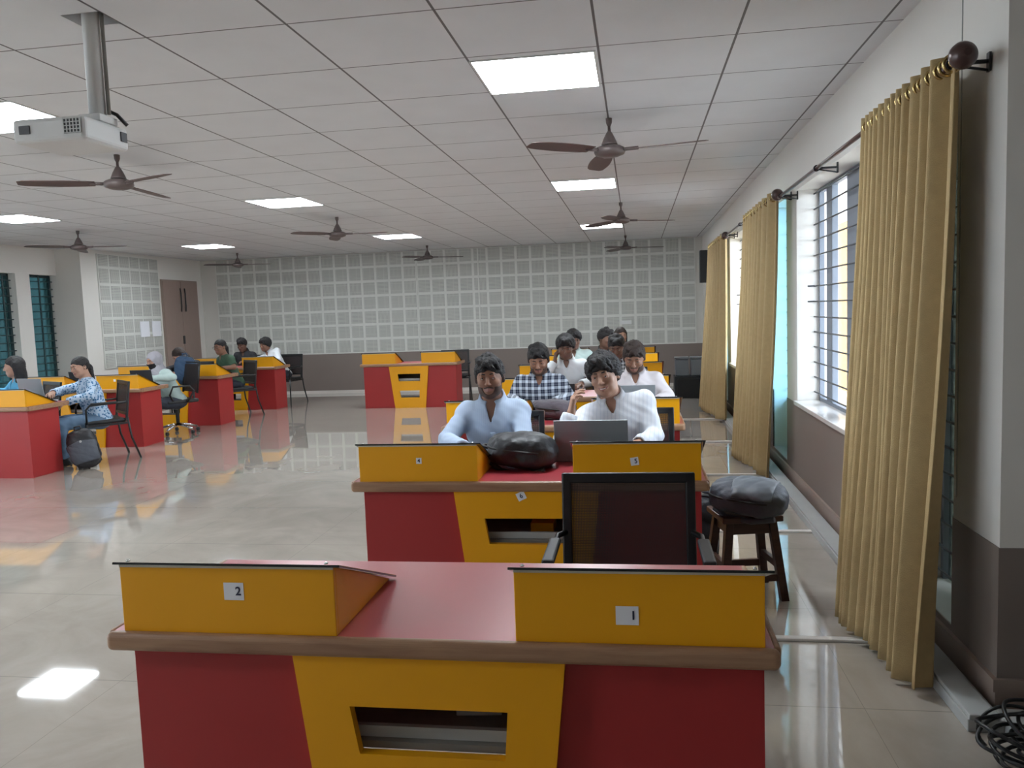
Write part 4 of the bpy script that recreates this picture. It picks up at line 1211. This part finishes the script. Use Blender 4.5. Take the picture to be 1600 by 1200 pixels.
# ================================================================== CURTAINS
def curtain(label, top, bot, npl, rz_top=2.36, amp=.045, seed=1):
    rnd = random.Random(seed)
    N_ = npl * 14; Z_ = 44
    (tx0, ty0), (tx1, ty1) = top; (bx0, by0), (bx1, by1) = bot
    ph = [rnd.uniform(-.5, .5) for _ in range(npl + 2)]; am = [rnd.uniform(.6, 1.25) for _ in range(npl + 2)]
    bm = bmesh.new(); g = []
    for j in range(Z_ + 1):
        v = j / Z_; z = rz_top - (rz_top - .035) * v
        e = v ** 1.3; row = []
        for i in range(N_ + 1):
            u = i / N_
            x0 = tx0 + (tx1 - tx0) * u; y0 = ty0 + (ty1 - ty0) * u
            x1 = bx0 + (bx1 - bx0) * u; y1 = by0 + (by1 - by0) * u
            k = npl * (u ** 1.3 + .012 * math.sin(17 * u + seed)) * .985; k = max(k, 0); ki = int(k); f = k - ki
            a_ = am[ki] * (1 - f) + am[ki + 1] * f; p_ = ph[ki] * (1 - f) + ph[ki + 1] * f
            w_ = math.sin(2 * math.pi * k + p_ * e * 2.2) * amp * (1 + (a_ - 1) * e) * (.75 + .5 * e)
            w_ += .010 * math.sin(5 * v + 9 * u) * e
            dy = math.cos(2 * math.pi * k * 1.0 + 1 + p_) * .012 * e
            row.append(bm.verts.new((x0 + (x1 - x0) * e + w_, y0 + (y1 - y0) * e + dy, z + (.012 * math.sin(7 * u + seed) if j == Z_ else 0))))
        g.append(row)
    for j in range(Z_):
        for i in range(N_):
            f = bm.faces.new((g[j][i], g[j][i + 1], g[j + 1][i + 1], g[j + 1][i])); f.smooth = True
    me = bpy.data.meshes.new('curtain'); bm.to_mesh(me); bm.free(); me.materials.append(M['curtain'])
    o = bpy.data.objects.new('curtain', me); COL.objects.link(o)
    sd = o.modifiers.new('thick', 'SOLIDIFY'); sd.thickness = .004
    for i in range(npl * 2):
        u = (i + .5) / (npl * 2)
        c = (tx0 + (tx1 - tx0) * u, ty0 + (ty1 - ty0) * u, rz_top - .045)
        MB().tube([(c[0] + .030 * math.cos(a), c[1], c[2] + .030 * math.sin(a)) for a in np.linspace(0, 2 * math.pi, 16, endpoint=False)], .006, 6, closed=True).build('eyelet', 'brass', o)
    tag(o, label, 'curtain', 'gold curtains')
    return o
XC = XW - .13
curtain('gold eyelet curtain nearest the camera, falling from rod finial to floor', ((XC, 3.10), (XC, 4.16)), ((1.04, 3.10), (.94, 3.84)), 12, amp=.050, seed=4)
curtain('gold eyelet curtain bunched in the middle, second from the camera', ((XC, 6.72), (XC, 8.5)), ((1.06, 6.95), (.94, 8.0)), 9, rz_top=2.39, seed=5)
curtain('gold eyelet curtain farthest away, close to the black wall speaker', ((XC, 10.45), (XC, 12.5)), ((1.06, 10.4), (.92, 11.9)), 9, rz_top=2.40, seed=6)
def rod(label, y0, y1, z):
    t = empty('curtain_rod', (XC, y0, z))
    MB().tube([(0, 0, 0), (0, y1 - y0, 0)], .0125, 12).build('rod', 'rodbrown', t)
    fn = MB(); fn.lathe([(.012, 0), (.022, -.008), (.022, -.016), (.014, -.022), (.036, -.040), (.046, -.062), (.046, -.078), (.036, -.098), (.012, -.112)], (0, 0, 0), 24, 'y')
    f1 = fn.build('finial', 'rodbrown', t)
    MB().lathe([(.024, -.004), (.026, -.010), (.024, -.016)], (0, 0, 0), 20, 'y').build('finial_ring', 'brass', f1)
    for yb_ in (.03, (y1 - y0) * .62 if y1 - y0 > 2 else (y1 - y0) * .5, y1 - y0 - .1):
        b = MB(); b.box((.012, yb_ - .006, -.006), (.125, yb_ + .006, .006)); b.box((.118, yb_ - .012, -.035), (.126, yb_ + .012, .03)); b.tube([(0, yb_, -.005), (.12, yb_, -.03)], .005, 6)
        b.tube([(.016 * math.cos(a), yb_, .016 * math.sin(a)) for a in np.linspace(0, 2 * math.pi, 12, endpoint=False)], .005, 6, closed=True)
        b.build('bracket', 'blackm', t)
    return tag(t, label, 'curtain rod')
rod('brown curtain rod with round finial above the nearest window', 3.10, 6.62, 2.315)
rod('brown curtain rod above the second window, middle curtain on it', 6.75, 10.3, 2.345)
rod('brown curtain rod carrying the farthest curtain', 10.48, 12.7, 2.355)

# ================================================================== TRUNKING, CONDUITS, CABLES
mb = MB(); mb.box((XW - .15, 2.86, 0), (XW - .03, 13.0, .045)); mb.box((XW - .145, 2.86, .045), (XW - .05, 13.0, .062)); mb.build('cable_trunking', 'trunk', None, .003)
tag(bpy.data.objects['cable_trunking'], 'grey cable trunking on the floor along the window wall', 'trunking')
tag(MB().box((XW - .03, 2.82, 0), (2.9, 2.95, .045)).build('cable_trunking', 'trunk', None, .003), 'grey cable trunking along the wall past the near corner', 'trunking')
for i, (y, lab) in enumerate(((3.615, 'white floor conduit nearest the camera, below the first curtain'), (5.37, 'white floor conduit beyond the stool'), (7.2, 'white floor conduit third from the camera'), (8.98, 'white floor conduit fourth from the camera'), (10.8, 'white floor conduit farthest from the camera'))):
    tag(MB().box((.24, y - .02, 0), (XW - .15, y + .02, .014)).build('floor_conduit', 'conduit', None, .004), lab, 'conduit', 'white conduits across the floor')
t = empty('cable_coil', (1.32, 2.62, 0))
rnd = random.Random(11)
for k in range(13):
    cx, cy = rnd.uniform(-.05, .12), rnd.uniform(-.08, .08); ra = rnd.uniform(.15, .26); rb_ = rnd.uniform(.10, .17); z0 = .012 + k * .008; tl = rnd.uniform(-.22, .22); tp = rnd.uniform(0, 6)
    pts = [(cx + ra * math.cos(a), cy + rb_ * math.sin(a), max(.008, z0 + tl * ra * math.sin(a + tp) + .012 * math.sin(3 * a + k) + .03)) for a in np.linspace(0, 2 * math.pi, 44, endpoint=False)]
    MB().tube(pts, .0065, 7, closed=True).build('cable_loop', 'cable', t)
MB().tube([(-.12 + .10 * math.cos(a), .16, .055 + .085 * math.sin(a)) for a in np.linspace(-.6, math.pi + .8, 24)], .0055, 7).build('cable_loop', 'cable', t)
MB().box((-.09, .10, .05), (-.05, .13, .115)).build('plug', 'black', t, .006)
tag(t, 'tangled coil of black cable with a plug on the floor in the corner', 'cable')

# ================================================================== CEILING FIXTURES
rows_ = ((.12, 'in the unseen fill row added beside the camera'), (4.135, 'nearest row'), (8.10, 'middle row'), (12.3, 'farthest row'))  # row beside the camera is added, unseen, to brighten front desk and pier
for cx, cn in ((-.81, 'over the window side desks'), (-4.06, 'over the middle aisle'), (-7.32, 'on the left side')):
    for yy, rn in rows_:
        if yy < 1 and cx > -1: continue
        t = empty('ceiling_light', (cx, yy, CEIL))
        w = .642
        mb = MB()
        mb.box((0, 0, -.006), (w, .012, .02)); mb.box((0, w - .012, -.006), (w, w, .02)); mb.box((0, .012, -.006), (.012, w - .012, .02)); mb.box((w - .012, .012, -.006), (w, w - .012, .02))
        mb.build('frame', 'white', t)
        MB().box((.012, .012, -.004), (w - .012, w - .012, .0)).build('diffuser', 'lamp', t)
        tag(t, 'square lit ceiling panel %s, %s' % (rn, cn), 'ceiling light', 'square ceiling light panels')
def make_fan(blades=3):
    t = empty('ceiling_fan')
    MB().lathe([(.004, .02), (.022, .0), (.020, -.03), (.012, -.05)], (0, 0, 0), 20).build('canopy', 'fan', t)
    MB().tube([(0, 0, -.05), (0, 0, -.20)], .010, 12).build('down_rod', 'fan', t)
    MB().lathe([(.012, -.085), (.022, -.10), (.040, -.135), (.052, -.165), (.056, -.175), (.03, -.178)], (0, 0, 0), 24).build('lower_canopy', 'fan', t)
    MB().lathe([(.03, -.178), (.075, -.185), (.102, -.20), (.106, -.222), (.098, -.238), (.06, -.252), (.02, -.256)], (0, 0, 0), 32).build('motor', 'fan', t)
    for k in range(blades):
        a = k * 2 * math.pi / blades
        mb = MB()
        n = 12; top = []; bot = []
        tw = R(9)
        for i in range(n + 1):
            r = .16 + (.66 - .16) * i / n
            hw = (.052 + .018 * math.sin(math.pi * i / n)) * (1 if i < n else .7)
            for sgn, L_ in ((1, top), (-1, bot)):
                y_ = sgn * hw; z_ = -.215 + y_ * math.sin(tw) - .01 * (i / n)
                ca, sa = math.cos(a), math.sin(a)
                L_.append((r * ca - y_ * sa, r * sa + y_ * ca, z_))
        th = .004
        vs = top + bot + [(p[0], p[1], p[2] - th) for p in top] + [(p[0], p[1], p[2] - th) for p in bot]
        N1 = n + 1; fs = []
        for i in range(n):
            fs += [(i, i + 1, N1 + i + 1, N1 + i), (2 * N1 + i + 1, 2 * N1 + i, 3 * N1 + i, 3 * N1 + i + 1), (i, 2 * N1 + i, 2 * N1 + i + 1, i + 1), (N1 + i, N1 + i + 1, 3 * N1 + i + 1, 3 * N1 + i)]
        fs += [(0, N1, 3 * N1, 2 * N1), (n, 2 * N1 + n, 3 * N1 + n, N1 + n)]
        mb._mk(vs, fs); bl = mb.build('blade', 'fanblade', t)
        ca, sa = math.cos(a), math.sin(a)
        MB().tube([(ca * .09, sa * .09, -.215), (ca * .2, sa * .2, -.217)], .012, 8).build('blade_bracket', 'fan', bl)
    return t
fan0 = make_fan(); f1 = True
for x, y, rz, lab in ((-.15, 5.6, -18, 'nearest brown ceiling fan on the window side, before the second light'), (-.15, 10.0, 14, 'brown ceiling fan in the middle of the window side'), (-.15, 14.5, 0, 'farthest brown ceiling fan on the window side'),
                      (-3.80, 5.62, -28, 'brown ceiling fan hanging just beyond the projector'), (-3.7, 9.85, -4, 'brown ceiling fan in the middle of the room'), (-3.75, 14.5, 4, 'farthest brown ceiling fan over the aisle, above the lone back desk'),
                      (-7.24, 9.75, 2, 'brown ceiling fan on the left, before the left column'), (-7.26, 14.1, -2, 'farthest brown ceiling fan on the left, near the brown door')):
    f = fan0 if f1 else copy_tree(fan0)
    f1 = False
    f.location = (x, y, CEIL); f.rotation_euler = (0, 0, R(rz))
    tag(f, lab, 'ceiling fan', 'brown ceiling fans')

# projector
t = empty('projector', (-2.215, 3.17, 2.31))
MB().tube([(0, 0, .06), (0, 0, 1.0 - .04)], .034, 20).build('pole', 'white', t)
MB().tube([(.045, .01, .08), (.045, .01, .9)], .008, 8).build('conduit_pipe', 'greyboard', t)
MB().box((-.05, -.06, .042), (.05, .06, .072)).build('mount_plate', 'white', t, .004)
bd = MB().box((-.27, -.17, -.055), (.055, .12, .042)).build('body', 'white', t, .018, 3)
vt = MB()
vt.box((-.035, -.1745, -.03), (.04, -.1705, .03)); vt.build('vent', 'black', bd)
gr = MB()
for k in range(6): gr.box((-.035 + k * .0145, -.177, -.03), (-.031 + k * .0145, -.1745, .03))
for k in range(5): gr.box((-.035, -.177, -.03 + k * .014), (.04, -.1745, -.027 + k * .014))
gr.build('vent_grille', 'white', bd)
MB().box((-.235, -.1745, -.022), (-.185, -.1705, .012)).build('ir_window', 'laptopd', bd, .002)
MB().lathe([(.03, 0), (.034, .02), (.028, .03)], (-.12, .12, -.005), 20, 'y').build('lens', 'black', bd)
MB().tube([(.03, .03, .10), (.06, .04, .085), (.085, .07, .045)], .008, 8).build('power_cable', 'cable', t)
MB().box((.052, .06, -.02), (.06, .10, .02)).build('socket_panel', 'laptopd', bd)
tag(t, 'white projector hanging from the ceiling on a white pole', 'projector')

# ================================================================== BACK OF THE ROOM, WALL THINGS
t = tag(MB().box((.60, 13.30, 0), (1.10, 13.75, .36)).build('floor_speaker', 'black', None, .008), 'black box speaker on the floor in the far right corner', 'speaker')
MB().box((.64, 13.29, .04), (1.06, 13.30, .32)).build('speaker_grille', 'blackm', t)
for i, (x, lab) in enumerate(((.62, 'left grey container on top of the black floor speaker'), (.87, 'right grey container on top of the black floor speaker'))):
    c = MB(); c.box((0, 0, 0), (.215, .26, .28)); o = c.build('storage_container', 'bin', None, .012, loc=(x, 13.38, .36))
    MB().box((-.008, -.008, .28), (.223, .268, .31)).build('lid', 'bin', o, .006)
    tag(o, lab, 'container', 'grey containers on the black speaker')
ws = MB().box((XW - .17, 13.9, 1.88), (XW - .03, 14.08, 2.42)).build('wall_speaker', 'black', None, .01)
MB().box((XW - .165, 13.892, 1.9), (XW - .035, 13.9, 2.40)).build('speaker_grille', 'blackm', ws)
MB().box((XW - .03, 13.96, 2.05), (XW, 14.02, 2.25)).build('wall_bracket', 'blackm', ws)
tag(ws, 'tall black wall speaker high by the farthest curtain', 'speaker')
sw = MB().box((-.30, YB - .045, 1.20), (-.085, YB - .027, 1.27)).build('wall_socket', 'white', None, .004)
for k in range(3): MB().box((-.285 + k * .066, YB - .05, 1.212), (-.235 + k * .066, YB - .045, 1.258)).build('switch', 'white', sw, .002)
tag(sw, 'white switch plate on the acoustic back wall', 'switch plate')
for y_, lab in ((13.26, 'white board plate on left acoustic wall, farther from the brown door'), (13.62, 'white board plate on left acoustic wall, nearer the brown door')):
    o = MB().box((XS + .027, y_, 1.30), (XS + .045, y_ + .26, 1.58)).build('wall_plate', 'paper', None, .004)
    tag(o, lab, 'wall plate', 'white plates on the left wall')
# thin white thing standing on third left desk
o = MB().tube([(0, 0, 0), (0, 0, .24), (0, 0, .255), (0, 0, .29)], [.022, .022, .013, .013], 16).build('water_bottle', 'white', None, loc=(-7.05, 10.90, .733))
bpy.data.objects[o.name].location = (-7.16, 11.28, .733)
tag(o, 'slim white bottle standing on the third left desk', 'bottle')
for o in COL.objects:
    if o.name.startswith('cable_trunking') and 'label' not in o: tag(o, 'grey trunking', 'trunking')
